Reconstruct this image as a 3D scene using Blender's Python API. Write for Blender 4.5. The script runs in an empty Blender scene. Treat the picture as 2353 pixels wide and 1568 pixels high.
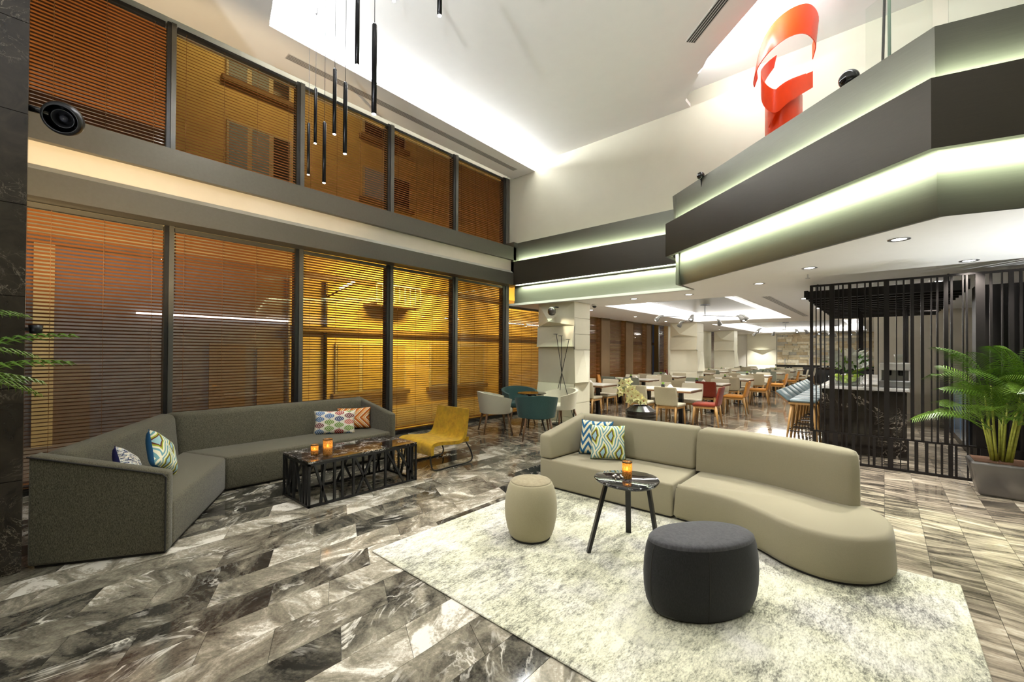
import bpy, bmesh, math, random
from mathutils import Vector, Matrix, Euler
random.seed(7)
PI = math.pi
S = bpy.context.scene
COL = S.collection

# ------------------------------------------------------------------ camera
F, YAW, PITCH, ROLL, CY0, CX0, H = 975.25, 0.71976, 0.00899, 0.00517, 800.94, 1176.5, 1.5
_a = Matrix(((math.sin(YAW), -math.cos(YAW), 0), (0, 0, -1), (math.cos(YAW), math.sin(YAW), 0)))
_p = Matrix(((1, 0, 0), (0, math.cos(PITCH), math.sin(PITCH)), (0, -math.sin(PITCH), math.cos(PITCH))))
_r = Matrix(((math.cos(ROLL), -math.sin(ROLL), 0), (math.sin(ROLL), math.cos(ROLL), 0), (0, 0, 1)))
MM = _r @ _p @ _a
def _w(row):                                    # (along windows, outward, up) -> world
    return Vector((-row[1], row[0], row[2]))
cam_right, cam_down, cam_fwd = _w(MM[0]), _w(MM[1]), _w(MM[2])
cd = bpy.data.cameras.new('camera'); cam = bpy.data.objects.new('camera', cd); COL.objects.link(cam)
cd.sensor_width = 36; cd.lens = F/2353*36; cd.shift_y = (CY0-784)/2353; cd.clip_start = .05; cd.clip_end = 200
m3 = Matrix((cam_right, -cam_down, -cam_fwd)).transposed()
cam.matrix_world = Matrix.Translation((0, 0, H)) @ m3.to_4x4()
S.camera = cam
def ray(x, y):
    return cam_right*((x-CX0)/F) + cam_down*((y-CY0)/F) + cam_fwd
def on_z(x, y, z=0):
    d = ray(x, y); t = (z-H)/d.z; return Vector((d.x*t, d.y*t, z))
def on_x(x, y, X):
    d = ray(x, y); t = X/d.x; return Vector((X, d.y*t, H+d.z*t))
def on_y(x, y, Y):
    d = ray(x, y); t = Y/d.y; return Vector((d.x*t, Y, H+d.z*t))

# ------------------------------------------------------------------ world, exposure, large lights
wd = bpy.data.worlds.new('night'); S.world = wd; wd.use_nodes = True
wd.node_tree.nodes['Background'].inputs[0].default_value = (.10, .11, .16, 1)
wd.node_tree.nodes['Background'].inputs[1].default_value = .10
vs = S.view_settings
vs.view_transform = 'Standard'; vs.look = 'None'; vs.gamma = 1; vs.exposure = 0.42
try: vs.use_curve_mapping = False
except Exception: pass

def area(name, loc, direction, sx, sy, watts, color=(1, 1, 1), along=None, spread=PI):
    d = bpy.data.lights.new(name, 'AREA'); d.shape = 'RECTANGLE'; d.size = sx; d.size_y = sy
    d.energy = watts; d.color = color; d.spread = spread
    o = bpy.data.objects.new(name, d); COL.objects.link(o)
    z = -Vector(direction).normalized()
    x = Vector(along) if along else Vector((1, 0, 0))
    x = (x - z*x.dot(z)).normalized(); y = z.cross(x)
    o.matrix_world = Matrix.Translation(loc) @ Matrix((x, y, z)).transposed().to_4x4()
    return o
def spot(name, loc, target, watts, angle=60, blend=.5, color=(1, 1, 1), radius=.05):
    d = bpy.data.lights.new(name, 'SPOT'); d.energy = watts; d.color = color
    d.spot_size = math.radians(angle); d.spot_blend = blend; d.shadow_soft_size = radius
    o = bpy.data.objects.new(name, d); COL.objects.link(o)
    o.location = loc
    o.rotation_euler = (Vector(target)-Vector(loc)).to_track_quat('-Z', 'Y').to_euler()
    return o
WHITE = (1, .975, .93); COOL = (.86, 1, .74); NEUTRAL = (.93, .965, 1); WARM = (1, .74, .38)
K = 1.0
# ceiling cove along the window side, cove behind the angled ceiling edge
area('cove_light', (-6.10, 4.75, 5.67), (.55, 0, .83), 5.5, .10, 285*K, NEUTRAL, (0, 1, 0))
area('cove_light', (-4.0, 1.80, 5.67), (0, .5, .85), 3.4, .10, 120*K, NEUTRAL, (1, 0, 0))
area('cove_light', (-.75, 5.55, 5.86), (.62, .76, .25), 3.6, .12, 75*K, NEUTRAL, (.73, -.68, 0))
# added fill spots under the high lounge ceiling, no fittings built
for lx, ly in ((-3.6, .6), (-1.6, .6), (-3.4, 3.4), (-1.2, 2.6), (.8, .8), (-4.6, 5.6), (1.6, 3.0)):
    spot('ceiling_fill', (lx, ly, 5.74), (lx*.97, ly, 0), 62*K, 105, .7, WHITE, .10)

FILL_UPL = ((2.7, 6.0), (1.6, -1.6), (-1.6, -2.6))          # added uplighters out of view, to brighten the ceilings
for i, (lx, ly) in enumerate(FILL_UPL):
    spot('fill_uplight', (lx, ly, .34), (lx-(.15, .4, .3)[i], ly+(.3, .5, .6)[i], 3), (420, 600, 600)[i]*K, 128, .8, NEUTRAL, .08)

# ------------------------------------------------------------------ node helpers
class G:
    def __init__(s, nt): s.nt = nt
    def node(s, t, **kw):
        n = s.nt.nodes.new(t)
        for k, v in kw.items(): setattr(n, k, v)
        return n
    def put(s, sock, v):
        if v is None: return
        if hasattr(v, 'is_output'): s.nt.links.new(v, sock)
        else:
            if isinstance(v, (tuple, list)) and len(v) == 3 and sock.type == 'RGBA': v = (*v, 1)
            sock.default_value = v
    def m(s, op, a, b=None, c=None, clamp=False):
        n = s.node('ShaderNodeMath', operation=op, use_clamp=clamp)
        s.put(n.inputs[0], a); s.put(n.inputs[1], b); s.put(n.inputs[2], c); return n.outputs[0]
    def vm(s, op, a, b=None):
        n = s.node('ShaderNodeVectorMath', operation=op); s.put(n.inputs[0], a); s.put(n.inputs[1], b); return n.outputs[0]
    def mix(s, f, a, b, mode='MIX'):
        n = s.node('ShaderNodeMix', data_type='RGBA', blend_type=mode)
        s.put(n.inputs[0], f); s.put(n.inputs[6], a); s.put(n.inputs[7], b); return n.outputs[2]
    def noise(s, vec, scale, detail=3, rough=.5, dist=0, out=0):
        n = s.node('ShaderNodeTexNoise'); s.put(n.inputs['Vector'], vec)
        for k, v in (('Scale', scale), ('Detail', detail), ('Roughness', rough), ('Distortion', dist)): s.put(n.inputs[k], v)
        return n.outputs[out]
    def ramp(s, f, stops, interp='LINEAR'):
        n = s.node('ShaderNodeValToRGB'); r = n.color_ramp; r.interpolation = interp
        while len(r.elements) < len(stops): r.elements.new(.5)
        for e, (p, c) in zip(r.elements, stops):
            e.position = p; e.color = (*c, 1) if len(c) == 3 else c
        s.put(n.inputs[0], f); return n.outputs[0]
    def obj(s): return s.node('ShaderNodeTexCoord').outputs['Object']
    def pos(s): return s.node('ShaderNodeNewGeometry').outputs['Position']
    def scale(s, vec, xyz):
        n = s.node('ShaderNodeMapping'); s.put(n.inputs[0], vec); n.inputs['Scale'].default_value = xyz; return n.outputs[0]
    def xyz(s, vec):
        n = s.node('ShaderNodeSeparateXYZ'); s.put(n.inputs[0], vec); return n.outputs
    def bump(s, h, strength=.3, dist=.002):
        n = s.node('ShaderNodeBump'); n.inputs['Strength'].default_value = strength; n.inputs['Distance'].default_value = dist
        s.put(n.inputs['Height'], h); return n.outputs[0]
def new_mat(name):
    m = bpy.data.materials.new(name); m.use_nodes = True
    return m, G(m.node_tree), m.node_tree.nodes['Principled BSDF']
def sock(b, k, g, v): g.put(b.inputs[k], v)
def plain(name, col, rough=.5, metal=0, var=.06, scale=6, spec=.5, bump=0, bscale=80, coat=0, stretch=None):
    m, g, b = new_mat(name)
    v = g.obj()
    if stretch: v = g.scale(v, stretch)
    n = g.noise(v, scale, 4, .6)
    lo = tuple(max(0, c*(1-var)) for c in col); hi = tuple(min(1, c*(1+var)) for c in col)
    sock(b, 'Base Color', g, g.ramp(n, [(.3, lo), (.7, hi)]))
    sock(b, 'Roughness', g, rough); sock(b, 'Metallic', g, metal); sock(b, 'Specular IOR Level', g, spec)
    if coat: sock(b, 'Coat Weight', g, coat); sock(b, 'Coat Roughness', g, .05)
    if bump: sock(b, 'Normal', g, g.bump(g.noise(v, bscale, 2, .6), bump, .002))
    return m
def glow(name, col, strength):
    m, g, b = new_mat(name)
    sock(b, 'Base Color', g, (*col, 1)); sock(b, 'Emission Color', g, (*col, 1)); sock(b, 'Emission Strength', g, strength)
    return m
def weave(name, c1, c2, scale=420, mottled=.0, rough=.9, stretch=(1, 1, .25), c3=None):
    m, g, b = new_mat(name)
    v = g.obj()
    n = g.noise(g.scale(v, stretch), scale, 2, .7)
    col = g.ramp(n, [(.35, c1), (.65, c2)])
    if c3: col = g.mix(g.ramp(g.noise(v, 9, 4, .6), [(.45, (0, 0, 0)), (.75, (.6, .6, .6))]), col, c3)
    sock(b, 'Base Color', g, col); sock(b, 'Roughness', g, rough); sock(b, 'Specular IOR Level', g, .2)
    sock(b, 'Sheen Weight', g, .15)
    sock(b, 'Normal', g, g.bump(n, .25, .002))
    return m
M = {}
def marble_floor():
    m, g, b = new_mat('marble_floor')
    oi = g.node('ShaderNodeObjectInfo').outputs['Random']
    isl = g.node('ShaderNodeNewGeometry').outputs['Random Per Island']
    r = g.m('FRACT', g.m('ADD', oi, g.m('MULTIPLY', isl, 3.7)))
    r2 = g.m('FRACT', g.m('MULTIPLY', r, 17.31)); r3 = g.m('FRACT', g.m('MULTIPLY', r, 53.7))
    off = g.node('ShaderNodeCombineXYZ'); g.put(off.inputs[0], g.m('MULTIPLY', r, 90)); g.put(off.inputs[1], g.m('MULTIPLY', r2, 70)); g.put(off.inputs[2], g.m('MULTIPLY', r3, 30))
    rot = g.node('ShaderNodeVectorRotate', rotation_type='Z_AXIS'); g.put(rot.inputs['Vector'], g.pos()); g.put(rot.inputs['Angle'], g.m('MULTIPLY', r2, 6.28))
    v = g.vm('ADD', rot.outputs[0], off.outputs[0])
    vs_ = g.scale(v, (1, 1.7, 1))
    n1 = g.noise(vs_, 2.4, 9, .64, 1.0)
    n2 = g.noise(vs_, 1.3, 5, .6, 2.4)
    fine = g.noise(v, 60, 3, .7)
    tone = g.m('MULTIPLY', g.m('SUBTRACT', r3, .55), .34)
    t = g.m('ADD', g.m('ADD', n1, tone), g.m('MULTIPLY', g.m('SUBTRACT', fine, .5), .24))
    col = g.ramp(t, [(.25, (.016, .015, .013)), (.35, (.050, .046, .036)), (.44, (.122, .111, .084)), (.54, (.225, .203, .152)), (.63, (.40, .36, .28)), (.70, (.78, .74, .64))])
    vein = g.m('ABSOLUTE', g.m('SUBTRACT', n2, .5))
    vm_ = g.ramp(vein, [(0, (1, 1, 1)), (.012, (.55, .55, .55)), (.035, (0, 0, 0))])
    vmask = g.m('MULTIPLY', vm_, g.ramp(g.noise(v, 3, 3, .6), [(.50, (0, 0, 0)), (.66, (1, 1, 1))]))
    col = g.mix(vmask, col, (.70, .66, .57, 1))
    sock(b, 'Base Color', g, col); sock(b, 'Roughness', g, g.ramp(fine, [(.3, (.05,)*3), (.7, (.10,)*3)])); sock(b, 'Specular IOR Level', g, .55)
    return m
def marble_streaked():
    m, g, b = new_mat('marble_streaked')
    oi = g.node('ShaderNodeObjectInfo').outputs['Random']
    isl = g.node('ShaderNodeNewGeometry').outputs['Random Per Island']
    r = g.m('FRACT', g.m('ADD', oi, g.m('MULTIPLY', isl, 3.7))); r2 = g.m('FRACT', g.m('MULTIPLY', r, 17.31))
    off = g.node('ShaderNodeCombineXYZ'); g.put(off.inputs[0], g.m('MULTIPLY', r, 90)); g.put(off.inputs[1], g.m('MULTIPLY', r2, 70))
    rot = g.node('ShaderNodeVectorRotate', rotation_type='Z_AXIS'); g.put(rot.inputs['Vector'], g.pos()); g.put(rot.inputs['Angle'], g.m('MULTIPLY', g.m('SUBTRACT', r2, .5), .5))
    v = g.scale(g.vm('ADD', rot.outputs[0], off.outputs[0]), (1, 5.5, 1))
    n1 = g.noise(v, 2.0, 7, .62, .8); fine = g.noise(g.pos(), 60, 3, .7)
    t = g.m('ADD', g.m('ADD', n1, g.m('MULTIPLY', g.m('SUBTRACT', r, .5), .14)), g.m('MULTIPLY', g.m('SUBTRACT', fine, .5), .10))
    col = g.ramp(t, [(.28, (.035, .030, .024)), (.40, (.105, .087, .066)), (.50, (.24, .20, .15)), (.62, (.46, .39, .29)), (.76, (.76, .69, .57))])
    sock(b, 'Base Color', g, col); sock(b, 'Roughness', g, .07); sock(b, 'Specular IOR Level', g, .55)
    return m
def marble_dark(name, base, mid, vein, rough=.12, scale=2.5, amount=.016):
    m, g, b = new_mat(name)
    v = g.pos()
    n1 = g.noise(v, scale*1.6, 6, .65, 1.2); n2 = g.noise(v, scale, 5, .62, 2.2); n3 = g.noise(v, scale*2.1, 4, .6, 1.8)
    col = g.ramp(n1, [(.3, base), (.7, mid)])
    va = g.m('ABSOLUTE', g.m('SUBTRACT', n2, .5)); vb = g.m('ABSOLUTE', g.m('SUBTRACT', n3, .53))
    k = g.m('MINIMUM', va, g.m('ADD', vb, amount*.25))
    mask = g.ramp(k, [(0, (1, 1, 1)), (amount*.5, (.5, .5, .5)), (amount, (0, 0, 0))])
    mask = g.m('MULTIPLY', mask, g.ramp(g.noise(v, scale*.9, 2, .5), [(.45, (0, 0, 0)), (.6, (1, 1, 1))]))
    sock(b, 'Base Color', g, g.mix(mask, col, (*vein, 1))); sock(b, 'Roughness', g, rough)
    return m
def rug_mat():
    m, g, b = new_mat('rug_pile')
    v = g.pos()
    rot = g.node('ShaderNodeVectorRotate', rotation_type='Z_AXIS'); g.put(rot.inputs['Vector'], v); rot.inputs['Angle'].default_value = 0
    st = g.scale(rot.outputs[0], (1, .35, 1))
    a = g.noise(st, 26, 4, .75); big = g.noise(v, 1.6, 4, .6, .6); fine = g.noise(g.scale(v, (1, .4, 1)), 130, 2, .7)
    t = g.m('ADD', g.m('ADD', g.m('MULTIPLY', a, .55), g.m('MULTIPLY', big, .55)), g.m('MULTIPLY', g.m('SUBTRACT', fine, .5), .55))
    col = g.ramp(t, [(.34, (.13, .13, .12)), (.45, (.29, .285, .25)), (.54, (.52, .51, .44)), (.68, (.76, .745, .66))])
    tint = g.ramp(g.noise(v, 2.3, 3, .5), [(.45, (1, 1, .86)), (.66, (.96, .95, .97))])
    sock(b, 'Base Color', g, g.mix(1, col, tint, 'MULTIPLY')); sock(b, 'Roughness', g, .95); sock(b, 'Specular IOR Level', g, .1)
    sock(b, 'Normal', g, g.bump(fine, .5, .004))
    return m
def glass_mat(name, tint=(1, 1, 1), refl=1.0, ior=1.5):
    m = bpy.data.materials.new(name); m.use_nodes = True; nt = m.node_tree; g = G(nt)
    nt.nodes.remove(nt.nodes['Principled BSDF'])
    tr = g.node('ShaderNodeBsdfTransparent'); tr.inputs[0].default_value = (*tint, 1)
    gl = g.node('ShaderNodeBsdfGlossy'); gl.inputs['Roughness'].default_value = .01; gl.inputs[0].default_value = (refl, refl, refl, 1)
    geo = g.node('ShaderNodeNewGeometry'); dt = g.node('ShaderNodeVectorMath', operation='DOT_PRODUCT')
    nt.links.new(geo.outputs['Incoming'], dt.inputs[0]); nt.links.new(geo.outputs['Normal'], dt.inputs[1])
    f0 = ((ior-1)/(ior+1))**2*1.6
    fac = g.m('ADD', g.m('MULTIPLY', g.m('POWER', g.m('SUBTRACT', 1.0, g.m('ABSOLUTE', dt.outputs['Value'])), 5), 1-f0), f0, clamp=True)
    mx = g.node('ShaderNodeMixShader'); nt.links.new(fac, mx.inputs[0]); nt.links.new(tr.outputs[0], mx.inputs[1]); nt.links.new(gl.outputs[0], mx.inputs[2])
    nt.links.new(mx.outputs[0], nt.nodes['Material Output'].inputs[0])
    return m
M['floor'] = marble_floor()
M['floor_streaked'] = marble_streaked()
M['grout'] = plain('grout', (.05, .045, .04), .8)
M['column_marble'] = marble_dark('column_marble', (.013, .010, .007), (.036, .028, .020), (.22, .19, .14), .22, 3.0, .010)
M['black_marble'] = marble_dark('black_marble', (.008, .006, .005), (.022, .015, .012), (.86, .82, .76), .05, 5.0, .016)
M['table_marble'] = marble_dark('table_marble', (.006, .006, .007), (.015, .014, .014), (.75, .74, .72), .03, 6.0, .010)
M['bar_marble'] = marble_dark('bar_marble', (.008, .006, .005), (.020, .014, .011), (.60, .52, .42), .12, 1.1, .006)
M['rug'] = rug_mat()
M['wall'] = plain('wall_paint', (.55, .52, .40), .55, var=.02, scale=3)
M['ceiling'] = plain('ceiling_paint', (.82, .81, .79), .7, var=.01)
M['panel'] = plain('column_panel', (.74, .71, .55), .5, var=.015)
M['bronze'] = plain('brushed_bronze', (.145, .143, .115), .34, .70, var=.05, scale=30, stretch=(.2, .2, 6))
M['band'] = plain('dark_bronze', (.046, .039, .027), .38, .45, var=.08, scale=40, stretch=(.2, .2, 8))
M['beam'] = plain('beam_metal', (.105, .098, .080), .42, .4, var=.05, scale=30)
M['cream'] = plain('cream_panel', (.68, .62, .52), .5, var=.02)
M['mullion'] = plain('mullion_black', (.022, .021, .020), .35, .3)
M['mullion_face'] = plain('mullion_grey', (.12, .115, .10), .4, .4)
M['glass'] = glass_mat('window_glass', (.93, .93, .9), 1.0, 1.55)
M['rail_glass'] = glass_mat('balustrade_glass', (.965, .985, .97), 1.0, 1.5)
M['black'] = plain('black_metal', (.010, .010, .011), .35, .2)
M['screen'] = plain('screen_black', (.010, .008, .007), .45, 0, spec=.22)
M['gloss_black'] = plain('black_gloss', (.006, .006, .007), .06, .0, coat=.6)
M['wood'] = plain('oak', (.42, .235, .075), .4, var=.18, scale=5, stretch=(8, 8, .6))
M['wood_dark'] = plain('walnut', (.17, .085, .035), .38, var=.2, scale=5, stretch=(8, 8, .6))
M['slat'] = plain('blind_slat', (.30, .108, .026), .45, var=.14, scale=3, stretch=(1, .3, 1))
M['steel'] = plain('brushed_steel', (.42, .42, .43), .3, .9)

# ------------------------------------------------------------------ mesh helpers
class MB:
    def __init__(s): s.v = []; s.f = []
    def add(s, vs, fs):
        o = len(s.v); s.v += [tuple(v) for v in vs]; s.f += [tuple(i+o for i in f) for f in fs]; return s
    def box(s, x0, x1, y0, y1, z0, z1):
        return s.add([(x, y, z) for z in (z0, z1) for y in (y0, y1) for x in (x0, x1)],
                     [(0, 2, 3, 1), (4, 5, 7, 6), (0, 1, 5, 4), (2, 6, 7, 3), (0, 4, 6, 2), (1, 3, 7, 5)])
    def rbox(s, x0, x1, y0, y1, z0, z1, r=.02, seg=2):
        bm = bmesh.new(); t = MB().box(x0, x1, y0, y1, z0, z1)
        vs = [bm.verts.new(v) for v in t.v]
        for f in t.f: bm.faces.new([vs[i] for i in f])
        bmesh.ops.bevel(bm, geom=bm.edges[:], offset=r, segments=seg, profile=.5, affect='EDGES')
        return s.bm(bm)
    def bm(s, bm):
        bm.verts.index_update(); s.add([v.co[:] for v in bm.verts], [[v.index for v in f.verts] for f in bm.faces]); bm.free(); return s
    def hexa(s, bot, top):                      # two quads, same winding
        return s.add(list(bot)+list(top), [(3, 2, 1, 0), (4, 5, 6, 7), (0, 1, 5, 4), (1, 2, 6, 5), (2, 3, 7, 6), (3, 0, 4, 7)])
    def prism(s, poly, z0, z1):
        n = len(poly)
        zz0 = z0 if isinstance(z0, (list, tuple)) else [z0]*n; zz1 = z1 if isinstance(z1, (list, tuple)) else [z1]*n
        return s.add([(p[0], p[1], z) for p, z in zip(poly, zz0)]+[(p[0], p[1], z) for p, z in zip(poly, zz1)],
                     [tuple(range(n-1, -1, -1)), tuple(range(n, 2*n))]+[(i, (i+1) % n, n+(i+1) % n, n+i) for i in range(n)])
    def tube(s, pts, r, n=8, caps=True, flat=None):
        pts = [Vector(p) for p in pts]; rs = r if isinstance(r, (list, tuple)) else [r]*len(pts)
        rings = []; up = None
        for i, p in enumerate(pts):
            d = (pts[min(i+1, len(pts)-1)]-pts[max(i-1, 0)]).normalized()
            if up is None: up = Vector((0, 0, 1)) if abs(d.z) < .9 else Vector((1, 0, 0))
            a = d.cross(up).normalized(); b = a.cross(d).normalized(); up = b
            rings.append([p+(a*math.cos(t)+b*math.sin(t)*(flat or 1))*rs[i] for t in [2*PI*(k+.5)/n for k in range(n)]])
        o = [v for ring in rings for v in ring]
        fs = [(i*n+k, i*n+(k+1) % n, (i+1)*n+(k+1) % n, (i+1)*n+k) for i in range(len(pts)-1) for k in range(n)]
        if caps: fs += [tuple(range(n-1, -1, -1)), tuple((len(pts)-1)*n+k for k in range(n))]
        return s.add(o, fs)
    def lathe(s, prof, n=24, cx=0, cy=0, sx=1, sy=1, pw=None, loop=False):
        o = []
        for r, z in prof:
            for k in range(n):
                t = 2*PI*k/n; c, d = math.cos(t), math.sin(t)
                if pw:
                    q = (abs(c)**pw+abs(d)**pw)**(-1/pw); c *= q; d *= q
                o.append((cx+r*c*sx, cy+r*d*sy, z))
        fs = [(i*n+k, i*n+(k+1) % n, (i+1)*n+(k+1) % n, (i+1)*n+k) for i in range(len(prof)-1) for k in range(n)]
        q = (len(prof)-1)*n
        if loop: fs += [(q+k, q+(k+1) % n, (k+1) % n, k) for k in range(n)]
        else: fs += [tuple(range(n-1, -1, -1)), tuple(q+k for k in range(n))]
        return s.add(o, fs)
    def grid(s, fn, nu, nv, wrap=False):
        o = [fn(i/(nu if wrap else nu-1), j/(nv-1)) for j in range(nv) for i in range(nu)]
        fs = [(j*nu+i, j*nu+(i+1) % nu, (j+1)*nu+(i+1) % nu, (j+1)*nu+i) for j in range(nv-1) for i in range(nu if wrap else nu-1)]
        return s.add(o, fs)
    def mesh(s, name, smooth=False):
        me = bpy.data.meshes.new(name); me.from_pydata(s.v, [], s.f); me.validate()
        bm = bmesh.new(); bm.from_mesh(me)
        if len(bm.faces) < 40000: bmesh.ops.recalc_face_normals(bm, faces=bm.faces[:])
        bm.to_mesh(me); bm.free()
        if smooth:
            for p in me.polygons: p.use_smooth = True
        return me
def put(name, mb, mat, parent=None, smooth=False, loc=None, rot=None, kind=None, label=None, cat=None, group=None, sub=0, auto=None):
    me = mb if isinstance(mb, bpy.types.Mesh) else mb.mesh(name, smooth)
    o = bpy.data.objects.new(name, me); COL.objects.link(o)
    if mat is not None and not me.materials: me.materials.append(mat if not isinstance(mat, str) else M[mat])
    if parent: o.parent = parent
    if loc is not None: o.location = loc
    if rot is not None: o.rotation_euler = rot
    if kind: o['kind'] = kind
    tag(o, label, cat, group)
    if sub:
        md = o.modifiers.new('Subdivision', 'SUBSURF'); md.levels = sub; md.render_levels = sub
    if auto:
        for p in me.polygons: p.use_smooth = True
        try: me.set_sharp_from_angle(angle=math.radians(auto))
        except Exception: pass
    return o
def tag(o, label=None, cat=None, group=None, kind=None):
    if label: o['label'] = label
    if cat: o['category'] = cat
    if group: o['group'] = group
    if kind: o['kind'] = kind
    return o
def thing(name, label=None, cat=None, loc=(0, 0, 0), rotz=0, group=None, kind=None):
    o = bpy.data.objects.new(name, None); COL.objects.link(o); o.empty_display_size = .1
    o.location = loc; o.rotation_euler = (0, 0, rotz)
    return tag(o, label, cat, group, kind)
def dup(o, parent=None, loc=None, rotz=None, label=None, group=None):
    c = o.copy(); COL.objects.link(c); c.parent = parent
    if loc is not None: c.location = loc
    if rotz is not None: c.rotation_euler = (0, 0, rotz)
    if label: c['label'] = label
    if group: c['group'] = group
    for ch in KIDS.get(o.name, []): dup(ch, c)
    return c
KIDS = {}
def learn(o):
    ks = [c for c in bpy.data.objects if c.parent == o]
    KIDS[o.name] = ks
    for c in ks: learn(c)
    return o
def struct(name, mb, mat, parent=None, **kw): return put(name, mb, mat, parent, kind=None if parent else 'structure', **kw)

# ------------------------------------------------------------------ floor: marble tiles
floor = struct('floor', MB().box(-6.78, 6, -5, 27.6, -.20, -.012), 'grout')
floor['label'] = 'polished floor of veined grey-brown marble tiles'
RW, TL = .2475, .66
SL = .44/.9                                   # slanted cross joints in the lounge
tiles = []
k0 = int(-6.9/RW)-1
for k in range(k0, 25):
    xa = .2475+k*RW-0; xb = xa+RW
    if xb < -6.78 or xa > 6: continue
    xa = max(xa, -6.77); xb = min(xb, 5.99)
    if xb-xa < .02: continue
    sl = SL if xa < -.05 else 0
    y = -5+((k*.37) % 1)*TL
    while y < 27.5:
        y1 = min(y+TL, 27.58)
        if y1 > -4.95 and y1-y > .05:
            g = .0012
            off = lambda x: -(x-xa)*sl
            tiles.append([(xa+g, y+g+off(xa)), (xb-g, y+g+off(xb)), (xb-g, y1-g+off(xb)), (xa+g, y1-g+off(xa))])
        y += TL
def tile_rank(t):
    cx = sum(p[0] for p in t)/4; cy = sum(p[1] for p in t)/4
    dep = cam_fwd.x*cx+cam_fwd.y*cy; lat = cam_right.x*cx+cam_right.y*cy
    if dep < .6 or abs(lat)/dep > 1.35 or H/dep > .92: return 99
    if -2.75 < cx < .2 and 1.85 < cy < 3.8: return 98          # under the rug
    return dep
def streak(t): return t[0][0] > -.05 or t[0][1] > 4.9
tiles.sort(key=tile_rank)
for t in tiles[:290]:
    c = (sum(p[0] for p in t)/4, sum(p[1] for p in t)/4)
    put('floor_tile', MB().prism([(p[0]-c[0], p[1]-c[1]) for p in t], -.012, 0), 'floor_streaked' if streak(t) else 'floor', floor, loc=(c[0], c[1], 0))
for nm, flag in (('floor', False), ('floor_streaked', True)):
    mb = MB()
    for t in tiles[290:]:
        if streak(t) == flag: mb.prism(t, -.012, 0)
    put('floor_tiles_beyond', mb, nm, floor, kind='stuff')

# ------------------------------------------------------------------ room shell
XW, YW, ZC, ZD = -6.75, 7.55, 5.78, 2.60
cm = plain('upper_ceiling_paint', (.84, .83, .81), .7, var=.01)
# high ceiling of the lounge: tray with an angled edge, higher ceiling beyond it
struct('ceiling', MB().prism([(-6.62, -5), (6, -5), (6, -.33), (1.1, 3.86), (-1.92, 6.46), (-2.52, 7.29), (-2.52, 7.55), (-6.62, 7.55)], ZC, ZC+.06), 'ceiling')['label'] = 'high white lounge ceiling tray'
struct('ceiling', MB().box(-7, 6, -5, 8.2, 6.05, 6.15), 'ceiling')['label'] = 'raised white ceiling behind the angled edge'
struct('ceiling', MB().prism([(-6.62, -5), (-2.5, -5), (-2.5, 1.06), (-5.37, 1.852), (-5.835, 1.968), (-5.95, 7.55), (-6.62, 7.55)], 5.61, 5.65), 'ceiling')['label'] = 'lower white ceiling strip beside the upper windows'
# upper wall and other walls
struct('wall_back', MB().box(-6.85, 6, YW, YW+.15, 4.06, 6.1), 'wall')
struct('wall_left', MB().box(XW-.12, XW-.04, -5, 27.6, 5.56, 6.1), 'wall')
struct('wall_right', MB().box(6, 6.1, -5, 27.6, -.1, 6.1), 'wall')
struct('wall_front', MB().box(-6.9, 6.1, -5.1, -5, -.1, 6.1), 'wall')
# dining ceiling with two lit trays
T1 = (-4.95, -2.13, 8.95, 15.4); T2 = (-4.95, -.6, 17.2, 25.6)
dc = MB()
def slab(x0, x1, y0, y1): dc.box(x0, x1, y0, y1, ZD, ZD+.05)
slab(-6.75, 6, 7.55, T1[2]); slab(-6.75, T1[0], T1[2], T1[3]); slab(T1[1], 6, T1[2], T1[3])
slab(-6.75, 6, T1[3], T2[2]); slab(-6.75, T2[0], T2[2], T2[3]); slab(T2[1], 6, T2[2], T2[3]); slab(-6.75, 6, T2[3], 27.6)
dc.prism([(-2.45, 7.55), (-2.45, 7.0), (.36, 4.80), (6, 6.3), (6, 7.55)], ZD, ZD+.05)
struct('ceiling', dc, 'ceiling')['label'] = 'low white ceiling over the dining area'
for (x0, x1, y0, y1) in (T1, T2):
    q = MB(); zt = ZD+.30
    q.box(x0-.15, x1+.15, y0-.15, y1+.15, zt, zt+.04)
    q.box(x0-.19, x0-.15, y0-.15, y1+.15, ZD+.05, zt).box(x1+.15, x1+.19, y0-.15, y1+.15, ZD+.05, zt)
    q.box(x0-.15, x1+.15, y0-.19, y0-.15, ZD+.05, zt).box(x0-.15, x1+.15, y1+.15, y1+.19, ZD+.05, zt)
    struct('ceiling', q, 'ceiling')['label'] = 'recessed lit tray in the dining ceiling'
    cxm, cym = (x0+x1)/2, (y0+y1)/2
    q = MB().box(x0+.55, x1-.55, y0+.55, y1-.55, zt-.14, zt-.06)
    struct('ceiling', q, plain('tray_panel', (.20, .20, .18), .35, .3))['label'] = 'grey floating panel inside a lit ceiling tray'
    w, l = x1-x0, y1-y0
    area('tray_cove_light', (x0-.10, cym, ZD+.10), (.7, 0, .7), l, .06, 13*l*K, WHITE, (0, 1, 0))
    area('tray_cove_light', (x1+.10, cym, ZD+.10), (-.7, 0, .7), l, .06, 13*l*K, WHITE, (0, 1, 0))
    area('tray_cove_light', (cxm, y0-.10, ZD+.10), (0, .7, .7), w, .06, 13*w*K, WHITE, (1, 0, 0))
    area('tray_cove_light', (cxm, y1+.10, ZD+.10), (0, -.7, .7), w, .06, 13*w*K, WHITE, (1, 0, 0))
# third lit slot close to the buffet
struct('wall_back', MB().box(-6.85, 6.1, 27.5, 27.65, -.1, 2.7), plain('far_wall_paint', (.70, .68, .60), .6, var=.02))

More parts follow.
